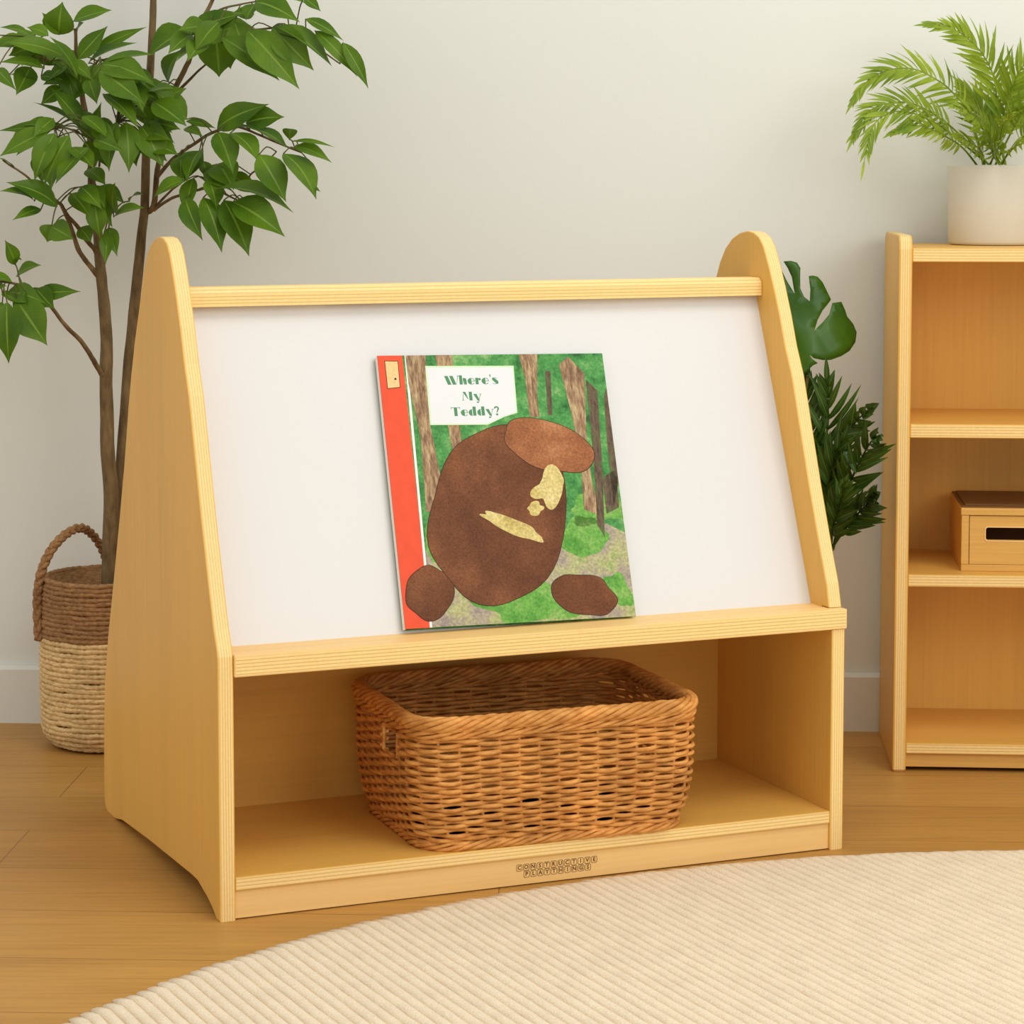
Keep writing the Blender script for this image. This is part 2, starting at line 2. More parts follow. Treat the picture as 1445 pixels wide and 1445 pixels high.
LEAVES = [(-0.7308, 4.0658, 1.1744, -0.721, 4.0488, 1.2261, 0.043, 15), (-0.731, 4.0606, 1.1741, -0.7548, 4.0514, 1.2088, 0.0262, 14), (-0.702, 4.0387, 1.194, -0.6388, 4.0352, 1.2117, 0.0322, -5), (-0.7014, 4.0606, 1.1765, -0.6847, 4.0366, 1.1927, 0.0167, 9), (-0.7373, 4.0107, 1.1702, -0.7713, 4.0063, 1.1827, 0.0215, -2), (-0.7624, 4.0011, 1.1674, -0.8066, 3.9671, 1.1804, 0.0179, 4), (-0.7148, 4.0132, 1.1367, -0.8062, 3.9688, 1.1576, 0.0274, -13), (-0.7328, 4.0464, 1.1253, -0.7836, 4.0426, 1.1509, 0.0215, -20), (-0.7415, 3.9913, 1.1171, -0.8118, 3.9822, 1.126, 0.0215, 7), (-0.8094, 3.958, 1.1146, -0.7717, 3.9187, 1.08, 0.0179, 22), (-0.6896, 3.9932, 1.1021, -0.7264, 3.9576, 1.1662, 0.0298, 29), (-0.6969, 4.0449, 1.1346, -0.6469, 4.0392, 1.187, 0.0251, 28), (-0.6837, 4.0643, 1.1284, -0.6007, 4.0435, 1.1603, 0.0286, -18), (-0.6773, 4.0846, 1.1483, -0.5906, 4.0819, 1.1878, 0.0167, 28), (-0.5208, 4.0752, 1.1797, -0.5896, 4.0704, 1.1381, 0.0501, 10), (-0.6562, 4.012, 1.1238, -0.5629, 3.9832, 1.1387, 0.0286, -21), (-0.6512, 3.9952, 1.1231, -0.5638, 3.9532, 1.0937, 0.0394, 6), (-0.5563, 4.0843, 1.0961, -0.5283, 4.0394, 1.1508, 0.0334, 8), (-0.6504, 3.9754, 1.113, -0.5759, 3.9456, 1.0591, 0.0382, 19), (-0.6759, 4.0156, 1.1018, -0.6585, 3.9922, 1.0604, 0.0239, -1), (-0.6871, 4.0194, 1.0249, -0.7365, 4.0061, 1.0887, 0.0418, 29), (-0.6986, 4.066, 1.0222, -0.7669, 4.022, 1.0652, 0.0179, 21), (-0.6642, 4.0569, 0.9996, -0.6548, 4.0127, 1.0656, 0.0262, -8), (-0.6467, 3.9782, 1.0762, -0.5887, 3.9593, 1.0226, 0.0394, -27), (-0.6104, 4.0009, 1.0955, -0.581, 3.9641, 1.0481, 0.0358, -18), (-0.5824, 4.0303, 1.0591, -0.5193, 4.0193, 1.0868, 0.0358, 27), (-0.5704, 3.9965, 1.0651, -0.5132, 3.967, 1.0251, 0.0382, 1), (-0.732, 4.0206, 1.0261, -0.7817, 4.0105, 1.0282, 0.0262, 15), (-0.7169, 4.0286, 1.0274, -0.8236, 4.0195, 1.019, 0.0167, -28), (-0.7322, 3.9702, 1.0182, -0.8103, 3.9677, 0.9776, 0.0322, -10), (-0.7218, 3.97, 1.0147, -0.7529, 3.9525, 0.9383, 0.031, -10), (-0.6982, 3.9611, 1.0111, -0.7382, 3.9577, 0.9325, 0.0358, -11), (-0.6963, 3.9623, 0.9926, -0.6546, 3.9315, 0.9579, 0.0334, -25), (-0.6672, 3.9545, 0.9926, -0.7132, 3.9162, 0.9338, 0.0453, 30), (-0.6281, 3.9892, 1.0324, -0.6343, 3.9514, 0.9538, 0.0358, 29), (-0.6142, 3.9977, 1.0326, -0.6072, 3.9768, 0.9515, 0.0334, -16), (-0.5912, 4.0078, 1.0258, -0.5543, 3.9896, 0.9603, 0.043, -3), (-0.7817, 3.9393, 0.9602, -0.8015, 3.9133, 0.975, 0.0155, 25), (-0.5317, 4.0598, 0.9819, -0.5277, 4.0163, 0.9358, 0.0286, 20), (-0.4989, 4.0356, 0.9887, -0.518, 3.9964, 0.937, 0.031, 27), (-0.8068, 4.0369, 1.1085, -0.7589, 4.0203, 1.1008, 0.0119, -24), (-0.7521, 4.0216, 1.1056, -0.7124, 3.9961, 1.0988, 0.0167, 21), (-0.5776, 4.0489, 1.0878, -0.5409, 4.0171, 1.0213, 0.0286, 30), (-0.7638, 4.0514, 1.1631, -0.7091, 4.0448, 1.1065, 0.0286, -3), (-0.7119, 4.0355, 1.1295, -0.6661, 4.0125, 1.0959, 0.0215, -1), (-0.6279, 4.0377, 1.0874, -0.6531, 4.0058, 1.1096, 0.0215, -21), (-0.6974, 4.0817, 1.051, -0.6601, 4.0537, 0.9936, 0.0286, 28), (-0.6127, 4.06, 1.0646, -0.5729, 4.0432, 1.0171, 0.0334, -10), (-0.4061, 3.9945, 1.2212, -0.3321, 3.9535, 1.1872, 0.0363, 17), (-0.5193, 4.0567, 1.1771, -0.4269, 4.0507, 1.2079, 0.0287, 17), (-0.4609, 4.0047, 1.1668, -0.3682, 3.9945, 1.0973, 0.0363, 10), (-0.4206, 3.9867, 1.1571, -0.3538, 3.9759, 1.1034, 0.0438, 12), (-0.4157, 3.9697, 1.1751, -0.3324, 3.9373, 1.0822, 0.0468, 16), (-0.3771, 3.9651, 1.1792, -0.3105, 3.9511, 1.1117, 0.0408, 27), (-0.3709, 3.9619, 1.1819, -0.2818, 3.9462, 1.1179, 0.0468, -29), (-0.3242, 3.964, 1.1931, -0.263, 3.9436, 1.1577, 0.0166, 10), (-0.3092, 3.9576, 1.1744, -0.2408, 3.9334, 1.1009, 0.0212, 9), (-0.264, 3.9363, 1.1545, -0.2237, 3.9272, 1.0824, 0.0196, 9), (-0.4796, 4.0879, 1.1683, -0.4743, 4.0761, 1.1063, 0.0544, -9), (-0.4633, 4.0889, 1.1504, -0.4558, 4.0818, 1.1195, 0.0212, 11), (-0.474, 4.041, 1.1747, -0.4111, 4.0399, 1.1835, 0.0363, 1), (-0.4419, 4.022, 1.1913, -0.4106, 4.0008, 1.1167, 0.0393, 20), (-0.4958, 4.0495, 1.19, -0.427, 4.0466, 1.1513, 0.0363, 11), (-0.3581, 3.9855, 1.2241, -0.3248, 3.9729, 1.2175, 0.0151, -20), (-0.3275, 3.9719, 1.2261, -0.3, 3.9621, 1.2046, 0.0151, 10), (-0.407, 4.003, 1.2195, -0.4193, 3.9769, 1.1915, 0.0242, 16), (-0.4124, 4.0253, 1.2033, -0.4462, 4.0089, 1.2052, 0.0181, -28), (-0.4737, 4.0386, 1.0231, -0.3859, 4.0008, 1.0614, 0.0363, 25), (-0.4256, 4.0233, 1.0318, -0.3621, 4.0075, 1.0409, 0.0348, 20), (-0.4117, 4.0031, 1.0225, -0.3543, 3.989, 0.9898, 0.0287, -27), (-0.4365, 4.0134, 1.0256, -0.3985, 3.9897, 1.0164, 0.0151, -27), (-0.3542, 3.9956, 1.0052, -0.3497, 3.9566, 1.0216, 0.0196, -19), (-0.3465, 3.9689, 1.0014, -0.2763, 3.9326, 0.9916, 0.0085, -2), (-0.344, 3.9727, 0.9926, -0.2823, 3.9448, 0.9675, 0.0196, 5), (-0.3606, 3.9597, 0.9822, -0.3061, 3.9254, 0.9102, 0.0484, -30), (-0.3993, 3.9647, 0.9808, -0.3548, 3.9379, 0.9063, 0.0423, -5), (-0.4687, 4.008, 1.0167, -0.4406, 3.9681, 0.95, 0.0363, -8), (-0.4488, 4.0027, 1.0151, -0.3974, 3.9593, 0.9661, 0.0348, -24), (-0.5047, 4.0561, 0.9875, -0.5273, 4.0357, 0.9366, 0.0348, 5), (-0.5408, 4.0776, 0.9802, -0.5355, 4.0758, 0.941, 0.0196, -5), (-0.4998, 4.0634, 0.9711, -0.4924, 4.055, 0.9425, 0.0181, -8), (-0.4721, 4.0323, 0.9664, -0.4427, 3.9937, 0.9249, 0.0423, 4), (-0.4773, 4.0512, 0.9665, -0.485, 4.0493, 0.9275, 0.0272, 7), (-0.4692, 3.9794, 0.925, -0.3434, 3.9502, 0.8886, 0.0499, -30), (-0.4419, 3.9716, 0.9059, -0.3561, 3.9314, 0.8518, 0.0453, 7), (-0.5213, 4.0031, 0.9115, -0.4895, 3.9644, 0.8448, 0.0287, 23), (-0.4912, 3.9884, 0.9131, -0.4591, 3.9603, 0.8257, 0.0378, -16), (-0.4589, 3.9913, 0.9086, -0.4158, 3.9595, 0.8199, 0.0438, -7), (-0.5297, 4.0899, 1.0361, -0.4811, 4.0882, 1.024, 0.0136, 6), (-0.533, 4.0915, 1.0241, -0.4988, 4.0582, 1.01, 0.0166, 0), (-0.3099, 3.9457, 0.9281, -0.2985, 3.9194, 0.9219, 0.0045, 29), (-0.5212, 4.0249, 1.0377, -0.5711, 4.002, 1.0844, 0.0393, -1), (-0.7231, 3.9829, 0.8988, -0.7957, 3.9434, 0.9375, 0.0344, -3), (-0.7556, 3.9668, 0.9074, -0.8054, 3.935, 0.9235, 0.0236, 20), (-0.748, 3.9808, 0.8947, -0.7853, 3.9364, 0.8778, 0.0163, -14), (-0.7358, 4.0268, 0.8686, -0.7472, 4.0239, 0.841, 0.0301, -15), (-0.7373, 4.0117, 0.8667, -0.6958, 3.9788, 0.8464, 0.0322, 29), (-0.7084, 4.0326, 0.9194, -0.6717, 4.0008, 0.8796, 0.0279, -2), (-0.6776, 4.0525, 0.9236, -0.6533, 4.0365, 0.8833, 0.0236, 15), (-0.6444, 4.0562, 0.8893, -0.6353, 4.0166, 0.9373, 0.0335, 10), (-0.642, 4.0408, 0.8811, -0.5869, 4.0093, 0.8964, 0.0258, -10), (-0.6541, 4.0607, 0.8572, -0.6549, 4.0291, 0.8038, 0.0193, -2), (-0.6549, 4.0659, 0.8635, -0.6368, 4.0371, 0.8172, 0.0215, 5), (-0.6212, 4.0741, 0.9063, -0.591, 4.0307, 0.9173, 0.0129, -3), (-0.7027, 4.0693, 0.8634, -0.6831, 4.0656, 0.8399, 0.0258, 3), (-0.688, 4.0667, 0.9577, -0.6512, 4.0223, 0.9322, 0.0258, -4), (-0.7952, 4.005, 0.8061, -0.8076, 3.9859, 0.8461, 0.021, 8), (-0.7946, 4.0099, 0.7871, -0.7493, 3.9866, 0.8058, 0.0258, -7), (-0.7977, 4.0084, 0.8098, -0.7791, 3.9811, 0.8135, 0.0076, -18), (-0.7588, 3.9879, 0.7579, -0.6819, 3.9563, 0.765, 0.0229, 30), (-0.8037, 3.9781, 0.7621, -0.7343, 3.936, 0.7474, 0.0315, 12), (-0.7805, 3.9449, 0.7507, -0.73, 3.9193, 0.6817, 0.0496, 17), (-0.7925, 3.9214, 0.75, -0.7906, 3.9174, 0.6531, 0.0363, -1), (-0.8057, 3.9499, 0.7486, -0.8231, 3.9297, 0.6828, 0.0286, -10), (-0.8212, 3.9721, 0.7624, -0.7946, 3.934, 0.7753, 0.0153, 19), (-0.8062, 3.9535, 0.7633, -0.7757, 3.9116, 0.7524, 0.0095, 19), (-0.823, 3.9639, 0.774, -0.8476, 3.9546, 0.7483, 0.0229, -28), (-0.7615, 4.0328, 1.1738, -0.7942, 4.0168, 1.151, 0.0307, 13), (-0.7328, 4.0529, 1.1312, -0.6935, 4.0266, 1.0823, 0.0244, 7), (-0.7347, 4.0655, 1.1414, -0.6984, 4.06, 1.1186, 0.0283, -4), (-0.7724, 4.0422, 1.1213, -0.7883, 3.9997, 1.075, 0.0316, -21), (-0.7864, 4.0612, 1.1608, -0.8326, 4.0276, 1.1496, 0.0254, 1), (-0.729, 4.0217, 1.131, -0.6904, 4.0088, 1.0995, 0.0298, -25), (-0.7666, 4.0552, 1.1541, -0.8044, 4.0247, 1.1383, 0.0311, -28), (-0.7593, 4.0589, 1.1543, -0.7836, 4.0239, 1.1212, 0.0317, 28), (-0.779, 4.0297, 1.1673, -0.8211, 4.0123, 1.1511, 0.0251, -7), (-0.7167, 4.0438, 1.122, -0.7033, 4.0371, 1.0695, 0.0304, 6), (-0.7053, 4.0043, 1.1217, -0.7376, 3.9993, 1.0967, 0.0248, 16), (-0.5974, 4.0418, 1.1039, -0.5487, 4.0178, 1.066, 0.0287, -21), (-0.6234, 4.0282, 1.0776, -0.5798, 3.9905, 1.0553, 0.0253, -16), (-0.687, 4.1167, 1.1052, -0.745, 4.1027, 1.0961, 0.0264, -2), (-0.617, 4.0082, 1.1093, -0.5619, 3.9722, 1.0876, 0.0297, -16), (-0.606, 4.0322, 1.0886, -0.5497, 4.0083, 1.0591, 0.0263, 14), (-0.6576, 4.0398, 1.1255, -0.6903, 4.0387, 1.0749, 0.0289, -26), (-0.6533, 4.1152, 1.1391, -0.6516, 4.0935, 1.096, 0.028, -24), (-0.5771, 3.9955, 1.0817, -0.532, 3.9684, 1.0844, 0.0252, -15), (-0.7013, 4.1168, 1.0911, -0.7266, 4.0799, 1.0611, 0.0233, -6), (-0.6827, 4.0649, 1.1084, -0.7248, 4.0585, 1.0782, 0.0315, -29), (-0.7119, 4.0849, 1.1144, -0.7592, 4.0726, 1.0939, 0.0265, -12), (-0.7281, 4.0882, 1.0912, -0.7651, 4.0801, 1.062, 0.0238, -22), (-0.6191, 4.0587, 1.092, -0.589, 4.0248, 1.0568, 0.0269, 12), (-0.6156, 4.039, 1.0969, -0.5788, 4.0279, 1.0725, 0.0269, 24), (-0.7013, 4.1089, 1.1434, -0.7502, 4.0934, 1.1282, 0.0271, 14), (-0.7282, 3.9929, 1.0379, -0.7546, 3.9597, 1.0089, 0.0236, -13), (-0.6606, 3.9721, 1.0048, -0.6072, 3.933, 0.9847, 0.0232, 22), (-0.6658, 3.9792, 1.0275, -0.6233, 3.9605, 1.0013, 0.026, 14), (-0.6836, 4.0262, 1.0028, -0.6664, 4.0234, 0.9621, 0.0295, -23), (-0.7617, 4.0843, 0.9849, -0.7605, 4.0632, 0.9346, 0.03, 6), (-0.6845, 4.0794, 0.998, -0.6477, 4.0359, 0.9582, 0.0235, -1), (-0.6884, 4.0031, 1.035, -0.65, 3.9919, 1.0097, 0.0282, -9), (-0.7242, 4.0294, 0.9797, -0.7353, 4.0025, 0.9239, 0.0308, 20), (-0.7371, 3.9877, 1.0175, -0.7833, 3.9786, 0.9899, 0.0313, 11), (-0.6797, 3.9732, 1.041, -0.6337, 3.9512, 1.0043, 0.0264, -19), (-0.7596, 4.0589, 1.005, -0.7964, 4.0319, 0.979, 0.0274, 19), (-0.6795, 4.0601, 1.0346, -0.6292, 4.0314, 1.0044, 0.0279, 11), (-0.7643, 4.0489, 1.0222, -0.8062, 4.0361, 1.0021, 0.0283, 26), (-0.738, 4.0532, 0.9864, -0.7478, 4.0513, 0.9449, 0.0299, 11), (-0.5901, 4.025, 1.0377, -0.5438, 4.0238, 1.0157, 0.0312, -6), (-0.5904, 4.0927, 1.0139, -0.5491, 4.0886, 0.9947, 0.029, -7), (-0.5786, 4.0157, 0.9955, -0.5287, 3.9844, 0.9799, 0.0311, 7), (-0.5958, 4.024, 1.0221, -0.5397, 3.9819, 1.0034, 0.03, 20), (-0.582, 4.0328, 1.0331, -0.5274, 4.0004, 1.0211, 0.0313, 28), (-0.6138, 4.0529, 1.0045, -0.6006, 4.0162, 0.9618, 0.0282, 6), (-0.6565, 4.1041, 1.037, -0.6943, 4.0735, 1.0074, 0.0307, 9), (-0.593, 4.0403, 1.0209, -0.5369, 3.9999, 0.9989, 0.0307, -21), (-0.6051, 4.0868, 1.0062, -0.5595, 4.0779, 0.9707, 0.0298, 25), (-0.3762, 3.9832, 1.1792, -0.3186, 3.9411, 1.1523, 0.0239, -8), (-0.5103, 4.0198, 1.171, -0.5436, 3.9801, 1.139, 0.028, -8), (-0.464, 3.9925, 1.1902, -0.5014, 3.9817, 1.144, 0.0317, -12), (-0.3999, 4.0138, 1.1645, -0.3469, 3.9912, 1.1339, 0.0265, 17), (-0.4859, 4.03, 1.1829, -0.5278, 3.9873, 1.1771, 0.0308, -16), (-0.4607, 4.0445, 1.1848, -0.4975, 4.0169, 1.1524, 0.032, -24), (-0.4892, 4.0101, 1.1583, -0.5113, 3.9659, 1.1265, 0.03, -3), (-0.4884, 4.0219, 1.1645, -0.5317, 3.9807, 1.1266, 0.0271, 27), (-0.4709, 4.0601, 1.1946, -0.5011, 4.0347, 1.1672, 0.0266, 24), (-0.4911, 4.0774, 1.1949, -0.5403, 4.0695, 1.167, 0.0268, -7), (-0.4562, 4.0582, 0.9511, -0.4047, 4.0322, 0.9175, 0.0244, 30), (-0.4834, 4.0064, 0.9404, -0.4676, 3.969, 0.8959, 0.0291, -26), (-0.5216, 4.0122, 0.9401, -0.5727, 4.0044, 0.9125, 0.0248, 6), (-0.4777, 4.0318, 0.9446, -0.4784, 3.9988, 0.9037, 0.0247, -8), (-0.4895, 4.0328, 0.9581, -0.447, 3.9918, 0.9237, 0.032, 9), (-0.5124, 4.0352, 0.9437, -0.5213, 4.002, 0.8849, 0.0252, 14), (-0.6769, 4.0618, 0.9107, -0.6434, 4.0356, 0.8642, 0.0231, 7), (-0.6875, 4.0005, 0.9298, -0.6495, 3.9689, 0.895, 0.0262, 9), (-0.6761, 4.0867, 0.9286, -0.6305, 4.0844, 0.9024, 0.0295, -12), (-0.6697, 4.0263, 0.9037, -0.6619, 4.0229, 0.8484, 0.0279, 3), (-0.6886, 4.0442, 0.9307, -0.6511, 4.0085, 0.8952, 0.0275, -26), (-0.7653, 3.9835, 0.7658, -0.7536, 3.9718, 0.7215, 0.0255, 20), (-0.7923, 3.9617, 0.7793, -0.8433, 3.9561, 0.7886, 0.0252, 24), (-0.7699, 3.952, 0.7662, -0.775, 3.9441, 0.7153, 0.0231, 22), (-0.7554, 3.9739, 0.7682, -0.7241, 3.9564, 0.7371, 0.0296, 27), (-0.7743, 3.9877, 0.7672, -0.7444, 3.9829, 0.7374, 0.0272, -26), (-0.9403, 3.9898, 0.8533, -1.0043, 3.9582, 0.7965, 0.0322, 15), (-0.9072, 4.004, 1.1225, -0.9791, 3.9709, 1.0899, 0.0322, -18), (-0.9592, 4.0665, 1.0023, -0.9765, 4.0508, 1.0213, 0.0322, -22), (-0.9405, 4.1269, 0.9344, -1.0026, 4.0884, 0.9075, 0.0322, 0), (-0.9121, 4.042, 0.8941, -0.9906, 4.0323, 0.8577, 0.0322, -12), (-0.9239, 4.0063, 0.7916, -0.9414, 3.9896, 0.8059, 0.0322, 27), (-0.9354, 4.0784, 1.1496, -0.9686, 4.0714, 1.1853, 0.0322, -27), (-0.8953, 3.998, 0.8669, -0.9042, 3.9714, 0.7879, 0.0322, -24), (-0.9072, 3.9549, 0.8026, -0.9232, 3.9234, 0.8409, 0.0322, 27), (-0.9071, 4.0219, 1.1463, -0.9553, 3.9871, 1.0599, 0.0322, 4), (-0.9384, 4.1297, 0.7664, -0.9668, 4.1056, 0.7608, 0.0322, 16), (-0.9608, 4.0531, 0.745, -0.9837, 4.0278, 0.7721, 0.0322, 3), (-0.9645, 4.1369, 0.9617, -0.9738, 4.109, 0.8774, 0.0322, 25), (-0.8914, 3.9599, 1.1277, -0.9561, 3.9572, 1.1343, 0.0322, -3), (-0.9265, 4.0981, 1.0676, -0.9458, 4.0647, 0.9796, 0.0322, 16), (-0.96, 4.1077, 0.8781, -0.9911, 4.0674, 0.8381, 0.0322, -22), (-0.9408, 4.1262, 0.9128, -0.9558, 4.0886, 0.9158, 0.0322, -24), (-0.9382, 4.1005, 1.1738, -0.976, 4.061, 1.1329, 0.0322, -10), (-0.94, 4.1299, 0.7942, -0.9996, 4.0976, 0.7491, 0.0322, 23), (-0.9139, 3.9818, 0.7535, -0.9385, 3.9663, 0.7731, 0.0322, 14), (-0.9472, 4.0904, 0.8053, -0.9548, 4.0643, 0.8595, 0.0322, 11), (-0.9222, 4.0647, 0.8712, -0.9852, 4.0555, 0.874, 0.0322, 0), (-0.8752, 3.9581, 0.8171, -0.8827, 3.9372, 0.8618, 0.0322, -23), (-0.8968, 4.1131, 1.0892, -0.9502, 4.0974, 1.1225, 0.0322, 9), (-0.9677, 4.0664, 0.8964, -1.0001, 4.0548, 0.9012, 0.0322, -4), (-0.9429, 4.106, 0.9236, -0.9993, 4.081, 0.9324, 0.0322, -26), (-0.6545, 3.9678, 1.3135, -0.6105, 3.9234, 1.3399, 0.0322, -24), (-0.5843, 4.0339, 1.3825, -0.5614, 4.0124, 1.3434, 0.0322, 18), (-0.4642, 4.0812, 1.3583, -0.4313, 4.0685, 1.3231, 0.0322, 7), (-0.7543, 3.9864, 1.3085, -0.6857, 3.9444, 1.3022, 0.0322, -24), (-0.6061, 3.9459, 1.4262, -0.5904, 3.9201, 1.4603, 0.0322, 14), (-0.6253, 4.1221, 1.4353, -0.5628, 4.1081, 1.4222, 0.0322, -6), (-0.5888, 4.0458, 1.3884, -0.526, 4.0353, 1.3937, 0.0322, 22), (-0.5054, 4.1314, 1.341, -0.4608, 4.1221, 1.3111, 0.0322, 10), (-0.5037, 4.0345, 1.3131, -0.5136, 3.9981, 1.272, 0.0322, -15), (-0.4963, 4.0535, 1.3326, -0.4728, 4.0463, 1.3685, 0.0322, -24), (-0.5197, 3.9992, 1.3905, -0.4759, 3.9545, 1.4156, 0.0322, -4), (-0.7454, 4.1374, 1.4626, -0.8046, 4.1299, 1.4494, 0.0322, 25), (-0.7252, 3.9679, 1.4195, -0.6612, 3.9499, 1.419, 0.0322, -1), (-0.4473, 4.0637, 1.3836, -0.3909, 4.0429, 1.3623, 0.0322, -4), (-0.5871, 3.9986, 1.3191, -0.5775, 3.9904, 1.3567, 0.0322, 2), (-0.6703, 3.9666, 1.3404, -0.7191, 3.9545, 1.3178, 0.0322, -11), (-0.4283, 4.086, 1.3342, -0.4466, 4.0466, 1.367, 0.0322, -25), (-0.5012, 3.9574, 1.301, -0.5385, 3.9355, 1.2702, 0.0322, -3), (-0.6953, 3.9581, 1.3988, -0.7502, 3.9434, 1.409, 0.0322, -13), (-0.7279, 4.0047, 1.4003, -0.6653, 3.964, 1.3797, 0.0322, 27), (-0.7422, 4.0767, 1.4022, -0.7214, 4.0525, 1.4373, 0.0322, 22), (-0.6509, 4.1178, 1.352, -0.704, 4.0754, 1.3594, 0.0322, -13), (-0.6628, 4.0276, 1.3219, -0.7209, 4.0055, 1.3193, 0.0322, 4), (-0.5857, 4.0223, 1.3472, -0.6284, 3.9964, 1.319, 0.0322, -4), (-0.416, 4.0629, 1.4064, -0.4551, 4.0444, 1.4335, 0.0322, -3), (-0.4782, 4.0907, 1.4513, -0.4288, 4.0864, 1.4756, 0.0322, -25), (-0.5046, 3.9487, 1.3968, -0.5353, 3.9243, 1.3625, 0.0322, -10), (-0.4999, 4.1267, 1.381, -0.4599, 4.1096, 1.3475, 0.0322, -19), (-0.5681, 3.9691, 1.3937, -0.6108, 3.964, 1.3661, 0.0322, 17), (-0.3955, 4.1125, 1.3109, -0.4441, 4.1124, 1.3363, 0.0322, 15)]
PALM = [([(0.7907, 4.1, 0.9554), (0.7895, 4.0867, 1.0321), (0.7815, 4.0733, 1.0982), (0.76, 4.06, 1.1405), (0.7312, 4.05, 1.168), (0.7028, 4.04, 1.1838), (0.672, 4.03, 1.1881)], 0.055, 17, 0.0085, 0), ([(0.7772, 4.1, 0.9554), (0.7464, 4.0857, 1.0421), (0.7097, 4.0714, 1.0849), (0.6804, 4.0571, 1.1042), (0.6447, 4.0429, 1.1184), (0.603, 4.0286, 1.1162), (0.5682, 4.0143, 1.0993), (0.5459, 4.0, 1.0721)], 0.048, 20, 0.0075, 0), ([(0.7705, 4.1, 0.9554), (0.7319, 4.0767, 1.0087), (0.6907, 4.0533, 1.0397), (0.6435, 4.03, 1.0622), (0.6008, 4.01, 1.0632), (0.5654, 3.99, 1.0481), (0.5402, 3.97, 1.0104)], 0.042, 20, 0.0065, 0), ([(0.7671, 4.1, 0.9554), (0.7268, 4.0667, 1.0019), (0.6808, 4.0333, 1.0311), (0.6323, 4.0, 1.0483), (0.5961, 3.9767, 1.0461), (0.5669, 3.9533, 1.023), (0.5507, 3.93, 0.9664)], 0.04, 20, 0.006, 0), ([(0.7705, 4.1, 0.9554), (0.7291, 4.06, 0.9919), (0.6853, 4.02, 1.0144), (0.6449, 3.995, 1.027), (0.6019, 3.97, 1.0168)], 0.034, 16, 0.007, 0), ([(0.7941, 4.1, 0.9554), (0.7933, 4.084, 1.0154), (0.8026, 4.068, 1.0715), (0.8189, 4.054, 1.1172), (0.8457, 4.042, 1.1495), (0.8792, 4.03, 1.162)], 0.055, 17, 0.0085, 0), ([(0.7974, 4.1, 0.9554), (0.8077, 4.072, 1.0152), (0.8279, 4.044, 1.0576), (0.8586, 4.02, 1.0864), (0.8936, 4.0, 1.0857), (0.9223, 3.98, 1.0559)], 0.05, 18, 0.0075, 0), ([(0.8008, 4.1, 0.9554), (0.8156, 4.06, 0.9985), (0.8367, 4.02, 1.0242), (0.8663, 3.99, 1.0302), (0.8992, 3.96, 1.0038)], 0.045, 18, 0.007, 0), ([(0.7854, 4.09, 0.9554), (0.7694, 4.045, 0.9983), (0.744, 4.0, 1.0304), (0.7168, 3.96, 1.0489), (0.6902, 3.92, 1.0543)], 0.045, 15, 0.0075, 0), ([(0.7888, 4.09, 0.9554), (0.7799, 4.03, 0.9916), (0.7756, 3.9767, 1.0234), (0.779, 3.93, 1.0418)], 0.045, 14, 0.0075, 0), ([(0.7859, 4.11, 0.9555), (0.7806, 4.1233, 1.0194), (0.7615, 4.1333, 1.0667), (0.7419, 4.14, 1.0939)], 0.05, 15, 0.0085, 0), ([(0.7921, 4.09, 0.9554), (0.7992, 4.0433, 0.9851), (0.8094, 3.9967, 0.9977), (0.8161, 3.95, 0.9972)], 0.035, 13, 0.0065, 0), ([(0.7787, 4.09, 0.9554), (0.7561, 4.0433, 0.9851), (0.7292, 4.0067, 1.0011), (0.7047, 3.98, 1.0105)], 0.035, 14, 0.0065, 0), ([(0.7835, 4.08, 0.9554), (0.7754, 4.04, 0.9785), (0.7627, 4.01, 1.0012), (0.7521, 3.99, 1.0172)], 0.035, 12, 0.0065, 0), ([(0.7994, 4.11, 0.9555), (0.8074, 4.1233, 1.0329), (0.8288, 4.1333, 1.0869), (0.8667, 4.14, 1.1241)], 0.05, 15, 0.0085, 0)]
REAR = [([(0.5124, 4.0, 0.3834), (0.5033, 3.995, 0.5011), (0.5068, 3.99, 0.5526), (0.5058, 3.985, 0.5894), (0.5037, 3.98, 0.6188)], 0.075, 9, 0.013, 0), ([(0.5145, 4.0, 0.3577), (0.5087, 3.98, 0.4919), (0.5361, 3.96, 0.5448), (0.5496, 3.93, 0.5675), (0.5622, 3.9, 0.5864)], 0.042, 9, 0.018, 0), ([(0.5183, 4.0, 0.3467), (0.535, 3.97, 0.4422), (0.5536, 3.94, 0.5001), (0.5653, 3.9, 0.5349), (0.5682, 3.86, 0.5427)], 0.055, 10, 0.016, 0), ([(0.5141, 3.99, 0.3489), (0.535, 3.965, 0.3884), (0.5528, 3.94, 0.4165), (0.5644, 3.91, 0.4374), (0.5688, 3.88, 0.452)], 0.045, 8, 0.018, 0), ([(0.5146, 4.0, 0.3504), (0.4954, 4.0, 0.4494), (0.4801, 4.0, 0.5224), (0.4741, 4.0, 0.5771), (0.4699, 4.0, 0.6316)], 0.06, 10, 0.015, 0), ([(0.5128, 4.0, 0.3504), (0.5045, 3.985, 0.433), (0.5129, 3.97, 0.4894), (0.5256, 3.96, 0.5231), (0.5334, 3.95, 0.5098)], 0.05, 9, 0.016, 0), ([(0.5135, 4.02, 0.3474), (0.4653, 4.02, 0.4101), (0.4391, 4.02, 0.4836), (0.424, 4.02, 0.5386)], 0.06, 10, 0.015, 0), ([(0.5133, 3.99, 0.35), (0.5131, 3.9633, 0.3886), (0.5209, 3.9433, 0.4276), (0.526, 3.93, 0.4581)], 0.045, 8, 0.016, 0)]
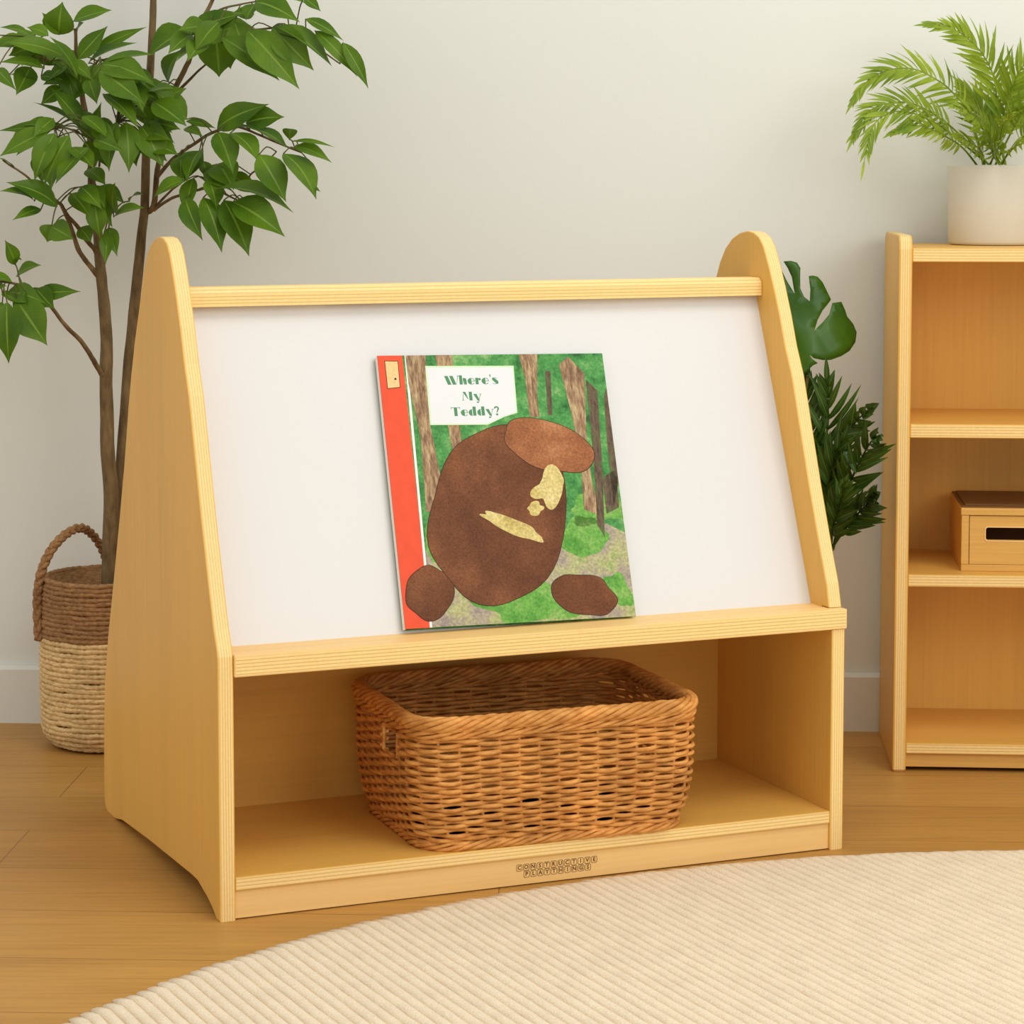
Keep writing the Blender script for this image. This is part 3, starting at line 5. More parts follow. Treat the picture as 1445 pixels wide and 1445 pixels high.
SPLIT_LEAF = [(0.4362, 4.0212, 0.8105), (0.4476, 4.0178, 0.8116), (0.4572, 4.0152, 0.8088), (0.4625, 4.0127, 0.8), (0.4618, 4.0106, 0.7893), (0.4621, 4.0061, 0.7679), (0.4681, 4.0029, 0.7543), (0.4769, 4.0015, 0.7475), (0.4781, 4.0054, 0.7659), (0.4755, 4.0096, 0.7874), (0.4824, 4.0103, 0.7883), (0.4904, 4.0109, 0.7863), (0.4983, 4.0108, 0.7775), (0.5052, 4.0099, 0.7638), (0.5122, 4.0095, 0.75), (0.5101, 4.008, 0.7466), (0.4976, 4.0016, 0.7327), (0.4894, 3.9967, 0.7173), (0.4841, 3.9926, 0.7008), (0.4973, 3.9976, 0.7133), (0.5088, 4.0036, 0.7267), (0.5146, 4.0092, 0.7441), (0.5299, 4.0164, 0.7457), (0.536, 4.017, 0.7319), (0.5391, 4.0168, 0.722), (0.5496, 4.0211, 0.7099), (0.556, 4.0227, 0.696), (0.5535, 4.018, 0.6805), (0.5425, 4.0082, 0.6673), (0.5275, 3.9981, 0.6592), (0.5107, 3.9897, 0.6539), (0.4965, 3.9854, 0.6542), (0.4825, 3.9835, 0.6573), (0.4747, 3.9841, 0.6631), (0.4805, 3.9829, 0.6554), (0.4884, 3.9827, 0.6495), (0.4803, 3.9809, 0.6457), (0.4704, 3.9784, 0.6361), (0.4635, 3.9777, 0.6318), (0.4509, 3.9783, 0.6263), (0.4358, 3.9841, 0.6337), (0.4248, 3.9936, 0.6565), (0.4178, 4.0035, 0.6854), (0.4154, 4.0123, 0.7203), (0.4186, 4.0179, 0.7555), (0.4264, 4.0196, 0.783), (0.4341, 4.0187, 0.7949), (0.4415, 4.0128, 0.7794), (0.4536, 4.0055, 0.7591), (0.4492, 4.0119, 0.7853), (0.4427, 4.0167, 0.7999)]
SPLIT_STEM = [(0.4731, 3.985, 0.6293), (0.4643, 4.0, 0.5481), (0.4574, 4.03, 0.4294), (0.4508, 4.06, 0.2497), (0.385, 4.09, 0.2)]
HANDLE = [(-0.7843, 4.095, 0.1807), (-0.7866, 4.1, 0.2428), (-0.7811, 4.1, 0.2879), (-0.7672, 4.11, 0.3243), (-0.7468, 4.13, 0.3498), (-0.7247, 4.16, 0.3587), (-0.7085, 4.19, 0.3423), (-0.6959, 4.22, 0.3088), (-0.6922, 4.232, 0.2813)]
COVER = {'trunks': [[(0.0405, 0.3805), (0.0697, 0.3798), (0.0656, 0.2805), (0.0738, 0.1959), (0.0574, 0.1576), (0.0466, 0.1581), (0.0498, 0.263), (0.0407, 0.3384)], [(0.0838, 0.381), (0.1087, 0.3804), (0.1088, 0.2337), (0.0946, 0.2312)], [(0.2079, 0.3795), (0.2366, 0.3788), (0.2284, 0.3178), (0.2283, 0.2872), (0.214, 0.2876), (0.2135, 0.3427)], [(0.267, 0.3627), (0.2828, 0.3747), (0.3044, 0.3495), (0.2956, 0.2542), (0.2953, 0.1926), (0.3012, 0.1432), (0.2781, 0.1535), (0.2825, 0.2239), (0.2779, 0.2855), (0.2689, 0.3504)]], 'dark': [[(0.3056, 0.3402), (0.3211, 0.3243), (0.3148, 0.2226), (0.3043, 0.1123), (0.2951, 0.1312), (0.3019, 0.2231)], [(0.2451, 0.3541), (0.2531, 0.3539), (0.2478, 0.2896), (0.2414, 0.2898)], [(0.3299, 0.3147), (0.3413, 0.3299), (0.3358, 0.1909), (0.3236, 0.1545), (0.3246, 0.2222)], [(0.3121, 0.1981), (0.3346, 0.2095), (0.3317, 0.1541), (0.3113, 0.1458)]], 'title': [(0.0655, 0.2805), (0.1948, 0.2771), (0.1977, 0.3622), (0.067, 0.3635)], 'hinge': [(0.0384, 0.38), (0.032, -0.002)], 'hinge2': [(0.0414, 0.38), (0.035, -0.0022)], 'tag': [(0.0103, 0.3325), (0.0275, 0.334), (0.0283, 0.3704), (0.0102, 0.3709)], 'text': [(0.0939, 0.338), (0.1711, 0.3378), (0.1192, 0.3154), (0.1418, 0.3147), (0.0954, 0.2934), (0.1633, 0.2931), (0.0951, 0.3489)], 'pts': {'c': (0.1568, 0.153), 'l': (0.05, 0.131), 'r': (0.2578, 0.1452), 't': (0.1904, 0.2899), 'b': (0.1333, 0.0213), 'h': (0.257, 0.2555), 'h2': (0.3039, 0.2415), 'f': (0.2584, 0.0321), 'f2': (0.293, 0.024), 'k': (0.0346, 0.0571), 'k2': (0.0095, 0.0228), 'e': (0.228, 0.1955), 'b1': (0.1235, 0.15), 'b2': (0.2191, 0.1135)}}
import bpy, bmesh, math, random
from mathutils import Vector, Matrix, noise
random.seed(11)
SC = bpy.context.scene
COL = SC.collection
PI = math.pi

# ------------------------------------------------------------------ materials
def new_mat(name, rough=.5, spec=.35):
    m = bpy.data.materials.new(name); m.use_nodes = True
    nt = m.node_tree; b = nt.nodes['Principled BSDF']
    b.inputs['Roughness'].default_value = rough
    b.inputs['Specular IOR Level'].default_value = spec
    return m, nt, b
def N(nt, kind, **kw):
    n = nt.nodes.new(kind)
    for k, v in kw.items():
        if k in n.inputs: n.inputs[k].default_value = v
        else: setattr(n, k, v)
    return n
def ramp(nt, fac, stops):
    r = N(nt, 'ShaderNodeValToRGB'); e = r.color_ramp.elements
    while len(e) < len(stops): e.new(.5)
    for x, (p, c) in zip(e, stops): x.position = p; x.color = (*c, 1)
    nt.links.new(fac, r.inputs['Fac']); return r.outputs['Color']
def coords(nt, scale=(1,1,1), rot=(0,0,0), loc=(0,0,0), kind='Object'):
    t = N(nt, 'ShaderNodeTexCoord'); mp = N(nt, 'ShaderNodeMapping')
    mp.inputs['Scale'].default_value = scale; mp.inputs['Rotation'].default_value = rot; mp.inputs['Location'].default_value = loc
    nt.links.new(t.outputs[kind], mp.inputs['Vector']); return mp.outputs['Vector']
def noise_fac(nt, vec, scale, detail=3, rough=.55):
    n = N(nt, 'ShaderNodeTexNoise', Scale=scale, Detail=detail, Roughness=rough)
    nt.links.new(vec, n.inputs['Vector']); return n.outputs['Fac']
def bump(nt, b, h, strength=.3, dist=.001):
    n = N(nt, 'ShaderNodeBump', Strength=strength, Distance=dist)
    nt.links.new(h, n.inputs['Height']); nt.links.new(n.outputs['Normal'], b.inputs['Normal'])
def mix(nt, fac, a, c, mode='MIX'):
    n = N(nt, 'ShaderNodeMix', data_type='RGBA', blend_type=mode)
    for i, v in ((0, fac), (6, a), (7, c)):
        if isinstance(v, (int, float)): n.inputs[i].default_value = v
        elif isinstance(v, tuple): n.inputs[i].default_value = (*v, 1)
        else: nt.links.new(v, n.inputs[i])
    return n.outputs[2]
def grain(name, dark, light, axis='z', rough=.42, spec=.3, scale=1.0):
    """fine wood veneer grain that runs along the given axis"""
    m, nt, b = new_mat(name, rough, spec)
    s = {'x': (1.2, 60, 60), 'y': (60, 1.2, 60), 'z': (60, 60, 1.2)}[axis]
    f1 = noise_fac(nt, coords(nt, tuple(v*scale for v in s)), 3.0, 5, .65)
    s2 = {'x': (.8, 8, 8), 'y': (8, .8, 8), 'z': (8, 8, .8)}[axis]
    f2 = noise_fac(nt, coords(nt, s2), 1.0, 2)
    mid = tuple((a+c)/2 for a, c in zip(dark, light))
    c1 = ramp(nt, f1, [(.25, dark), (.5, mid), (.75, light)])
    c2 = ramp(nt, f2, [(.3, (.93, .93, .93)), (.7, (1.04, 1.03, 1.02))])
    nt.links.new(mix(nt, 1.0, c1, c2, 'MULTIPLY'), b.inputs['Base Color'])
    bump(nt, b, f1, .12, .0006)
    return m
def ply(name, axis, pitch, light, dark, off=0.0):
    """plywood edge: thin glue lines across the thickness"""
    m, nt, b = new_mat(name, .45, .3)
    v = coords(nt, (1,1,1))
    sep = N(nt, 'ShaderNodeSeparateXYZ'); nt.links.new(v, sep.inputs[0])
    wob = noise_fac(nt, coords(nt, {'x': (30, 6, 6), 'y': (6, 30, 6), 'z': (6, 6, 30)}[axis]), 1.0, 2)
    ma = N(nt, 'ShaderNodeMath', operation='MULTIPLY_ADD'); ma.inputs[1].default_value = .0016; nt.links.new(wob, ma.inputs[0])
    nt.links.new(sep.outputs['xyz'.index(axis)], ma.inputs[2])
    d = N(nt, 'ShaderNodeMath', operation='MULTIPLY_ADD'); d.inputs[1].default_value = 1/pitch; d.inputs[2].default_value = off; nt.links.new(ma.outputs[0], d.inputs[0])
    fr = N(nt, 'ShaderNodeMath', operation='FRACT'); nt.links.new(d.outputs[0], fr.inputs[0])
    mid = tuple(a*.90+c*.10 for a, c in zip(light, dark))
    c1 = ramp(nt, fr.outputs[0], [(.0, dark), (.16, mid), (.4, light), (.68, light), (.84, mid), (1, dark)])
    g = noise_fac(nt, coords(nt, (150, 150, 150)), 1.5, 3)
    c2 = ramp(nt, g, [(.3, (.95, .94, .92)), (.7, (1.02, 1.02, 1.02))])
    nt.links.new(mix(nt, 1.0, c1, c2, 'MULTIPLY'), b.inputs['Base Color'])
    bump(nt, b, fr.outputs[0], .08, .0005)
    return m
def plain(name, c, rough=.5, spec=.3, var=.05, scale=40, bmp=0):
    m, nt, b = new_mat(name, rough, spec)
    f = noise_fac(nt, coords(nt), scale, 3)
    lo = tuple(x*(1-var) for x in c); hi = tuple(min(1, x*(1+var)) for x in c)
    nt.links.new(ramp(nt, f, [(.3, lo), (.7, hi)]), b.inputs['Base Color'])
    if bmp: bump(nt, b, f, bmp, .001)
    return m
def fibre(name, dark, light, scale=(60, 60, 220), rough=.75, bmp=.4, lo=.86):
    m, nt, b = new_mat(name, rough, .2)
    f = noise_fac(nt, coords(nt, scale), 1.0, 4, .6)
    f2 = noise_fac(nt, coords(nt), 18, 2)
    c = ramp(nt, f, [(.28, dark), (.72, light)])
    c2 = ramp(nt, f2, [(.3, (lo, lo-.02, lo-.04)), (.7, (1.06, 1.05, 1.04))])
    nt.links.new(mix(nt, 1.0, c, c2, 'MULTIPLY'), b.inputs['Base Color'])
    bump(nt, b, f, bmp, .0015)
    return m
def leaf_mat(name, dark, light, vein, rough=.38, spec=.4, trans=.25, veins=True):
    m, nt, b = new_mat(name, rough, spec)
    uv = N(nt, 'ShaderNodeTexCoord').outputs['UV']
    sep = N(nt, 'ShaderNodeSeparateXYZ'); nt.links.new(uv, sep.inputs[0])
    f = noise_fac(nt, coords(nt), 14, 3)
    c = ramp(nt, f, [(.3, dark), (.7, light)])
    if veins:
        a = N(nt, 'ShaderNodeMath', operation='SUBTRACT'); a.inputs[1].default_value = .5; nt.links.new(sep.outputs[0], a.inputs[0])
        ab = N(nt, 'ShaderNodeMath', operation='ABSOLUTE'); nt.links.new(a.outputs[0], ab.inputs[0])
        mk = ramp(nt, ab.outputs[0], [(.012, (1, 1, 1)), (.045, (0, 0, 0))])
        # side veins slant away from the midrib
        q = N(nt, 'ShaderNodeMath', operation='MULTIPLY_ADD'); q.inputs[1].default_value = -.55; nt.links.new(ab.outputs[0], q.inputs[0]); nt.links.new(sep.outputs[1], q.inputs[2])
        q2 = N(nt, 'ShaderNodeMath', operation='MULTIPLY'); q2.inputs[1].default_value = 13; nt.links.new(q.outputs[0], q2.inputs[0])
        fr = N(nt, 'ShaderNodeMath', operation='FRACT'); nt.links.new(q2.outputs[0], fr.inputs[0])
        sv = ramp(nt, fr.outputs[0], [(.0, (.28, .28, .28)), (.12, (0, 0, 0))])
        c = mix(nt, sv, c, vein); c = mix(nt, mk, c, vein)
    nt.links.new(c, b.inputs['Base Color'])
    tr = N(nt, 'ShaderNodeBsdfTranslucent'); nt.links.new(c, tr.inputs['Color'])
    mx = N(nt, 'ShaderNodeMixShader'); mx.inputs[0].default_value = trans
    nt.links.new(b.outputs[0], mx.inputs[1]); nt.links.new(tr.outputs[0], mx.inputs[2])
    nt.links.new(mx.outputs[0], nt.nodes['Material Output'].inputs['Surface'])
    return m

VE_D, VE_L = (.735, .410, .080), (.81, .470, .102)
ED_L, ED_D = (.95, .69, .285), (.60, .375, .13)
M = {}
M['veneer_up'] = grain('maple veneer upright', VE_D, VE_L, 'z')
M['veneer_along'] = grain('maple veneer lengthwise', VE_D, VE_L, 'x')
M['ply_x'] = ply('plywood edge across width', 'x', .0035, ED_L, ED_D)
M['ply_z'] = ply('plywood edge across height', 'z', .0045, ED_L, ED_D)
M['kick'] = grain('maple kick board', (.86, .555, .205), (.93, .62, .245), 'x')
M['board'] = plain('white laminate', (.715, .705, .685), .35, .4, .01, 3)
M['box_wood'] = grain('amber wood', (.64, .355, .080), (.80, .47, .125), 'x', .45)
M['box_top_shaded'] = grain('amber wood with painted shade', (.145, .060, .014), (.21, .095, .024), 'x', .5)  # shade on the box lid inside the shelf, put into the colour
M['slot_shade'] = plain('painted slot shade', (.10, .038, .014), .8, .1)  # brown painted for the shade seen through the handle slot
M['wicker'] = fibre('wicker cane', (.52, .19, .035), (.88, .45, .125), (50, 50, 130), .5, .35, .74)
M['wicker_dark'] = fibre('wicker stake', (.40, .17, .05), (.62, .31, .11), (50, 50, 50), .6, .3)
M['grass_pale'] = fibre('pale seagrass', (.50, .33, .13), (.92, .68, .34), (110, 110, 300), .8, .7)
M['grass_brown'] = fibre('brown seagrass', (.20, .10, .038), (.47, .26, .11), (110, 110, 300), .8, .7)
M['soil'] = plain('soil', (.045, .028, .018), .95, .1, .4, 60, .6)
M['bark'] = fibre('bark', (.090, .056, .024), (.27, .185, .085), (70, 70, 22), .85, .6)
M['leaf'] = leaf_mat('fig leaf', (.050, .126, .004), (.130, .242, .008), (.21, .335, .04), .45, .25)
M['twig'] = fibre('green twig', (.07, .085, .02), (.16, .15, .04), (60, 60, 30), .7, .3)
M['palm'] = leaf_mat('palm leaflet', (.16, .27, .014), (.42, .53, .045), (.5, .6, .15), .42, .35, .35, False)
M['rear'] = leaf_mat('dark leaflet', (.018, .060, .006), (.055, .130, .012), (.16, .30, .06), .35, .4, .2)
M['split'] = leaf_mat('split leaf', (.024, .095, .004), (.062, .165, .006), (.2, .35, .06), .35, .4, .2, False)
M['pot'] = plain('matte ceramic', (.68, .65, .545), .55, .3, .015, 8)
M['clay'] = plain('grey pot', (.35, .30, .25), .7, .2)
M['red'] = plain('red cloth spine', (.78, .088, .032), .5, .2, .05, 60)
M['paper'] = plain('book pages', (.86, .83, .76), .8, .1, .03, 90)
M['white_ink'] = plain('white border', (.88, .86, .82), .5, .3, .01)
M['title_card'] = plain('title card', (.76, .77, .77), .5, .3, .01)
M['title_edge'] = plain('title card edge', (.62, .80, .50), .5, .3, .05)
M['title_ink'] = plain('green ink', (.075, .25, .10), .5, .3, .02)
M['tag'] = plain('tan tag', (.80, .55, .25), .6, .2, .12, 300)
M['ink'] = plain('dark ink', (.05, .03, .02), .6, .2)
M['logo'] = plain('brown print', (.17, .070, .022), .6, .2, .05)
def spotted(name, cols, s1, s2, rough=.5, stretch=(1,1,1)):
    m, nt, b = new_mat(name, rough, .15)
    f1 = noise_fac(nt, coords(nt, stretch), s1, 4, .6); f2 = noise_fac(nt, coords(nt, stretch, loc=(3, 1, 7)), s2, 3, .6)
    n = len(cols)
    c = ramp(nt, f1, [(.3+.4*i/(n-1), c) for i, c in enumerate(cols)])
    c2 = ramp(nt, f2, [(.3, (.7, .7, .7)), (.7, (1.25, 1.25, 1.25))])
    nt.links.new(mix(nt, 1.0, c, c2, 'MULTIPLY'), b.inputs['Base Color']); return m
M['wood_green'] = spotted('printed foliage', [(.022, .11, .030), (.060, .25, .060), (.10, .33, .085), (.26, .46, .16)], 42, 240)
M['wood_trunk'] = spotted('printed bark', [(.15, .085, .045), (.34, .21, .115), (.55, .42, .22)], 110, 300, .5, (2.2, .45, 1))
M['wood_dark'] = spotted('printed dark bark', [(.07, .055, .035), (.15, .095, .06), (.10, .16, .06)], 90, 300, .5, (1.6, .5, 1))
M['wood_ground'] = spotted('printed ground', [(.20, .36, .09), (.44, .44, .20), (.40, .34, .25), (.30, .24, .22)], 30, 260)
M['wood_grass'] = spotted('printed grass', [(.08, .28, .04), (.16, .40, .07), (.30, .46, .13)], 40, 260)
M['stone_brown'] = spotted('printed brown stone', [(.105, .036, .013), (.165, .058, .022), (.27, .10, .038)], 11, 330)
M['stone_line'] = plain('printed outline', (.05, .018, .008), .5, .2)
M['stone_pale'] = spotted('printed pale stone', [(.52, .40, .12), (.66, .54, .20), (.72, .60, .27)], 40, 250)
M['stone_light'] = spotted('printed light brown stone', [(.24, .085, .032), (.36, .135, .05), (.54, .25, .11)], 14, 330)
# rug
m, nt, b = new_mat('cream wool', .95, .1)
f = noise_fac(nt, coords(nt), 420, 3, .7); f2 = noise_fac(nt, coords(nt), 25, 3)
c = mix(nt, 1.0, ramp(nt, f, [(.25, (.76, .62, .43)), (.7, (.96, .83, .62))]), ramp(nt, f2, [(.3, (.95, .94, .93)), (.7, (1.03, 1.03, 1.03))]), 'MULTIPLY')
nt.links.new(c, b.inputs['Base Color']); bump(nt, b, f, .7, .002); M['rug'] = m
# wall
m, nt, b = new_mat('painted wall', .85, .15)
f = noise_fac(nt, coords(nt), 130, 4, .6); f2 = noise_fac(nt, coords(nt), 1.5, 2)
nt.links.new(ramp(nt, f2, [(.3, (.765, .782, .720)), (.7, (.785, .800, .738))]), b.inputs['Base Color']); bump(nt, b, f, .12, .0008); M['wall'] = m
M['trim'] = plain('painted trim', (.77, .782, .705), .5, .3, .01)
# floor planks
ROT = math.atan(.0455)
m, nt, b = new_mat('oak planks', .45, .3)
v = coords(nt, (1, 1, 1), (0, 0, ROT), (.1655, -3.334, 0))
br = N(nt, 'ShaderNodeTexBrick'); nt.links.new(v, br.inputs['Vector'])
for k, x in (('Scale', 1.0), ('Mortar Size', .0009), ('Mortar Smooth', .3), ('Bias', 0.0), ('Brick Width', 1.55), ('Row Height', .196)): br.inputs[k].default_value = x
br.offset = .45; br.offset_frequency = 2
br.inputs['Color1'].default_value = (.455, .230, .049, 1); br.inputs['Color2'].default_value = (.515, .267, .060, 1); br.inputs['Mortar'].default_value = (.22, .10, .022, 1)
g = noise_fac(nt, coords(nt, (1.6, 34, 1), (0, 0, ROT)), 3.0, 6, .65); g2 = noise_fac(nt, coords(nt, (.9, 7, 1), (0, 0, ROT)), 1.0, 3)
c = mix(nt, 1.0, br.outputs['Color'], ramp(nt, g, [(.28, (.80, .76, .71)), (.5, (1, 1, 1)), (.75, (1.10, 1.10, 1.10))]), 'MULTIPLY')
c = mix(nt, 1.0, c, ramp(nt, g2, [(.3, (.9, .89, .88)), (.7, (1.06, 1.06, 1.06))]), 'MULTIPLY')
nt.links.new(c, b.inputs['Base Color']); bump(nt, b, g, .1, .0008); M['floor'] = m

# ------------------------------------------------------------------ objects
def link(name, bm, mats, parent=None, smooth=False):
    me = bpy.data.meshes.new(name); bm.normal_update(); bm.to_mesh(me); bm.free()
    for x in (mats if isinstance(mats, (list, tuple)) else [mats]): me.materials.append(M[x])
    if smooth:
        for p in me.polygons: p.use_smooth = True
    o = bpy.data.objects.new(name, me); COL.objects.link(o)
    if parent: o.parent = parent
    return o
def empty(name, loc, rotz, label, cat):
    o = bpy.data.objects.new(name, None); COL.objects.link(o); o.location = loc; o.rotation_euler = (0, 0, rotz)
    o.empty_display_size = .05; o['label'] = label; o['category'] = cat; return o
def struct(o): o['kind'] = 'structure'; return o
def box(bm, a, c, bev=0.0, mi=0, face_mi=None):
    r = bmesh.ops.create_cube(bm, size=1.0)
    s = [c[i]-a[i] for i in range(3)]; mid = [(c[i]+a[i])/2 for i in range(3)]
    for vv in r['verts']: vv.co = Vector([vv.co[i]*s[i]+mid[i] for i in range(3)])
    fs = {f for vv in r['verts'] for f in vv.link_faces}
    for f in fs:
        f.material_index = mi; f.normal_update()
        if face_mi:
            ax = max(range(3), key=lambda i: abs(f.normal[i]))
            f.material_index = face_mi.get('xyz'[ax], mi)
    if bev:
        es = list({e for f in fs for e in f.edges})
        bmesh.ops.bevel(bm, geom=es, offset=bev, segments=2, affect='EDGES', profile=.6)
def prism(bm, pts, axis, a, c, bev=0, mi_face=0, mi_side=1):
    """extrude a 2-D outline; axis x: points are (y, z); axis y: (x, z); axis z: (x, y)"""
    def P(p, t): return {'x': (t, p[0], p[1]), 'y': (p[0], t, p[1]), 'z': (p[0], p[1], t)}[axis]
    v1 = [bm.verts.new(P(p, a)) for p in pts]; v2 = [bm.verts.new(P(p, c)) for p in pts]
    n = len(pts); fs = []
    f1 = bm.faces.new(v1); f2 = bm.faces.new(v2[::-1]); f1.material_index = f2.material_index = mi_face
    for i in range(n):
        f = bm.faces.new((v1[(i+1) % n], v1[i], v2[i], v2[(i+1) % n])); f.material_index = mi_side; fs.append(f)
    bmesh.ops.recalc_face_normals(bm, faces=[f1, f2]+fs)
    if bev:
        es = list(set(f1.edges) | set(f2.edges))
        bmesh.ops.bevel(bm, geom=es, offset=bev, segments=2, affect='EDGES', profile=.6)
def tube(bm, pts, rad, k=8, closed=False, cap=True, mi=0, flat=None):
    pts = [Vector(p) for p in pts]; n = len(pts)
    if not isinstance(rad, (list, tuple)): rad = [rad]*n
    rings = []; prev = None
    for i, p in enumerate(pts):
        if closed: t = pts[(i+1) % n]-pts[i-1]
        else: t = pts[min(i+1, n-1)]-pts[max(i-1, 0)]
        t.normalize()
        if prev is None:
            up = Vector((0, 0, 1)) if abs(t.z) < .9 else Vector((1, 0, 0)); s = t.cross(up).normalized()
        else:
            s = (prev-t*prev.dot(t)).normalized()
        prev = s; u = s.cross(t)
        rings.append([bm.verts.new(p+(s*math.cos(2*PI*j/k)+u*math.sin(2*PI*j/k))*rad[i]) for j in range(k)])
    m_ = n if closed else n-1
    for i in range(m_):
        A, B = rings[i], rings[(i+1) % n]
        for j in range(k):
            f = bm.faces.new((A[j], B[j], B[(j+1) % k], A[(j+1) % k])); f.material_index = mi; f.smooth = True
    if cap and not closed:
        bm.faces.new(rings[0][::-1]).material_index = mi; bm.faces.new(rings[-1]).material_index = mi
def smooth_path(pts, sub=4):
    """Catmull-Rom through tuples of any length"""
    out = []; n = len(pts)
    for i in range(n-1):
        p0, p1, p2, p3 = pts[max(i-1, 0)], pts[i], pts[i+1], pts[min(i+2, n-1)]
        for s in range(sub):
            t = s/sub
            out.append(tuple(.5*(2*b_+(c_-a_)*t+(2*a_-5*b_+4*c_-d_)*t*t+(3*b_-a_-3*c_+d_)*t**3) for a_, b_, c_, d_ in zip(p0, p1, p2, p3)))
    out.append(tuple(pts[-1])); return out
def lathe(bm, prof, k=64, mi=0):
    rings = [[bm.verts.new((r*math.cos(2*PI*j/k), r*math.sin(2*PI*j/k), z)) for j in range(k)] for r, z in prof]
    for A, B in zip(rings, rings[1:]):
        for j in range(k):
            f = bm.faces.new((A[j], A[(j+1) % k], B[(j+1) % k], B[j])); f.material_index = mi; f.smooth = True
    for ring, rev in ((rings[0], True), (rings[-1], False)):
        f = bm.faces.new(ring[::-1] if rev else ring); f.material_index = mi
def rows(name, vals):
    return vals

# ------------------------------------------------------------------ setting
def wall_y(x): return 4.2917+(x+.8675)*-.0455
X0, X1 = -2.6, 2.6
bm = bmesh.new(); box(bm, (X0, -.6, -.05), (X1, 4.35, 0)); struct(link('floor', bm, 'floor'))
bm = bmesh.new()
prism(bm, [(X0, wall_y(X0)), (X1, wall_y(X1)), (X1, wall_y(X1)+.1), (X0, wall_y(X0)+.1)], 'z', -.05, 2.6, 0, 0, 0)
struct(link('wall_back', bm, 'wall'))
bm = bmesh.new()
prism(bm, [(0, 0), (-.013, 0), (-.013, .094), (-.010, .0985), (-.004, .1), (0, .1)], 'x', 0, (X1-X0)/math.cos(ROT), 0, 0, 0)
o = struct(link('baseboard_back', bm, 'trim')); o.location = (X0, wall_y(X0)-.0005, 0); o.rotation_euler = (0, 0, -ROT)

# ------------------------------------------------------------------ display unit
YAW = .3960978735
unit = empty('book_display', (-.37223, 3.11626, 0), YAW, 'light maple plywood book display with slanted white board, tray and open bottom bin', 'book display')
W, T = .910, .0211
front = [(.0, 0), (.0, .325), (.0005, .3415), (.0045, .352), (.0180, .3765), (.0350, .418), (.0700, .510), (.1230, .6625), (.1435, .703), (.1620, .750), (.1800, .789), (.1960, .8195), (.2110, .8445), (.2250, .858), (.2420, .8645), (.2610, .8665), (.2830, .8635), (.3080, .8545), (.3300, .839), (.3470, .818), (.3600, .794), (.3780, .760), (.4022, .718), (.4240, .672), (.4430, .624), (.4731, .5349), (.5057, .4536), (.5496, .3507), (.5850, .270), (.6090, .200), (.6200, .120), (.6235, .044), (.6225, .014), (.6170, .004), (.6080, 0), (.560, 0), (.515, .0085), (.3593, .0179), (.2257, .0235), (.1396, .0270), (.1040, .0272), (.0850, .0228), (.0560, .0165), (.0320, .0085), (.0180, .0)]
notch = [(.0, 0), (.0, .3140), (.0285, .3140), (.0285, .3440), (.0100, .3440)]+[p for p in front[4:]]
for nm, x0, prof in (('side_panel', 0, front), ('side_panel', W-T, notch)):
    bm = bmesh.new(); prism(bm, prof, 'x', x0, x0+T, .0018, 0, 1)
    link(nm, bm, ['veneer_up', 'ply_x'], unit)
# bottom shelf, kick board, back of the bin
bm = bmesh.new(); box(bm, (T, 0, .0381), (W-T, .3446, .0561), .0012, 0, {'y': 1, 'z': 0}); link('bottom_shelf', bm, ['veneer_along', 'ply_z'], unit)
bm = bmesh.new(); box(bm, (T, .0035, .0015), (W-T, .0215, .0379), .0006); kick = link('kick_board', bm, 'kick', unit)
bm = bmesh.new(); box(bm, (T, .3446, .0381), (W-T, .3566, .36), 0); link('bin_back', bm, 'veneer_along', unit)
bm = bmesh.new(); box(bm, (T, .0600, .3150), (W-T, .3446, .3300), 0); link('bin_top', bm, 'veneer_along', unit)
# book tray
bm = bmesh.new()
box(bm, (T+.0003, -.0035, .3148), (W+.0015, .0280, .3432), .0022, 0, {'y': 1, 'x': 1, 'z': 0}); box(bm, (T+.0003, .0280, .3150), (W-T, .0640, .3430), 0, 0)
link('book_tray', bm, ['kick', 'ply_z'], unit)
# slanted white board
SL = .3967; NV = Vector((0, -1, SL)).normalized(); E2 = Vector((0, SL, 1)).normalized()
bm = bmesh.new()
prism(bm, [(.059, .348-.008), (.059+SL*.44, .348+.432), (.071+SL*.44, .348+.432), (.071, .348-.008)], 'x', T, W-T, 0, 0, 0)
link('display_board', bm, 'board', unit)
# rail across the top
bm = bmesh.new()
prism(bm, [(.2120, .7735), (.2120, .7905), (.2150, .7965), (.2210, .7995), (.2520, .7995), (.2520, .7735)], 'x', T, W-T, .0015, 1, 1)
link('top_rail', bm, ['veneer_along', 'ply_z'], unit)
# rear face of the A-frame
bm = bmesh.new()
prism(bm, [(.598, .06), (.385, .700), (.373, .696), (.586, .056)], 'x', T, W-T, 0, 0, 0); link('rear_panel', bm, 'veneer_along', unit)
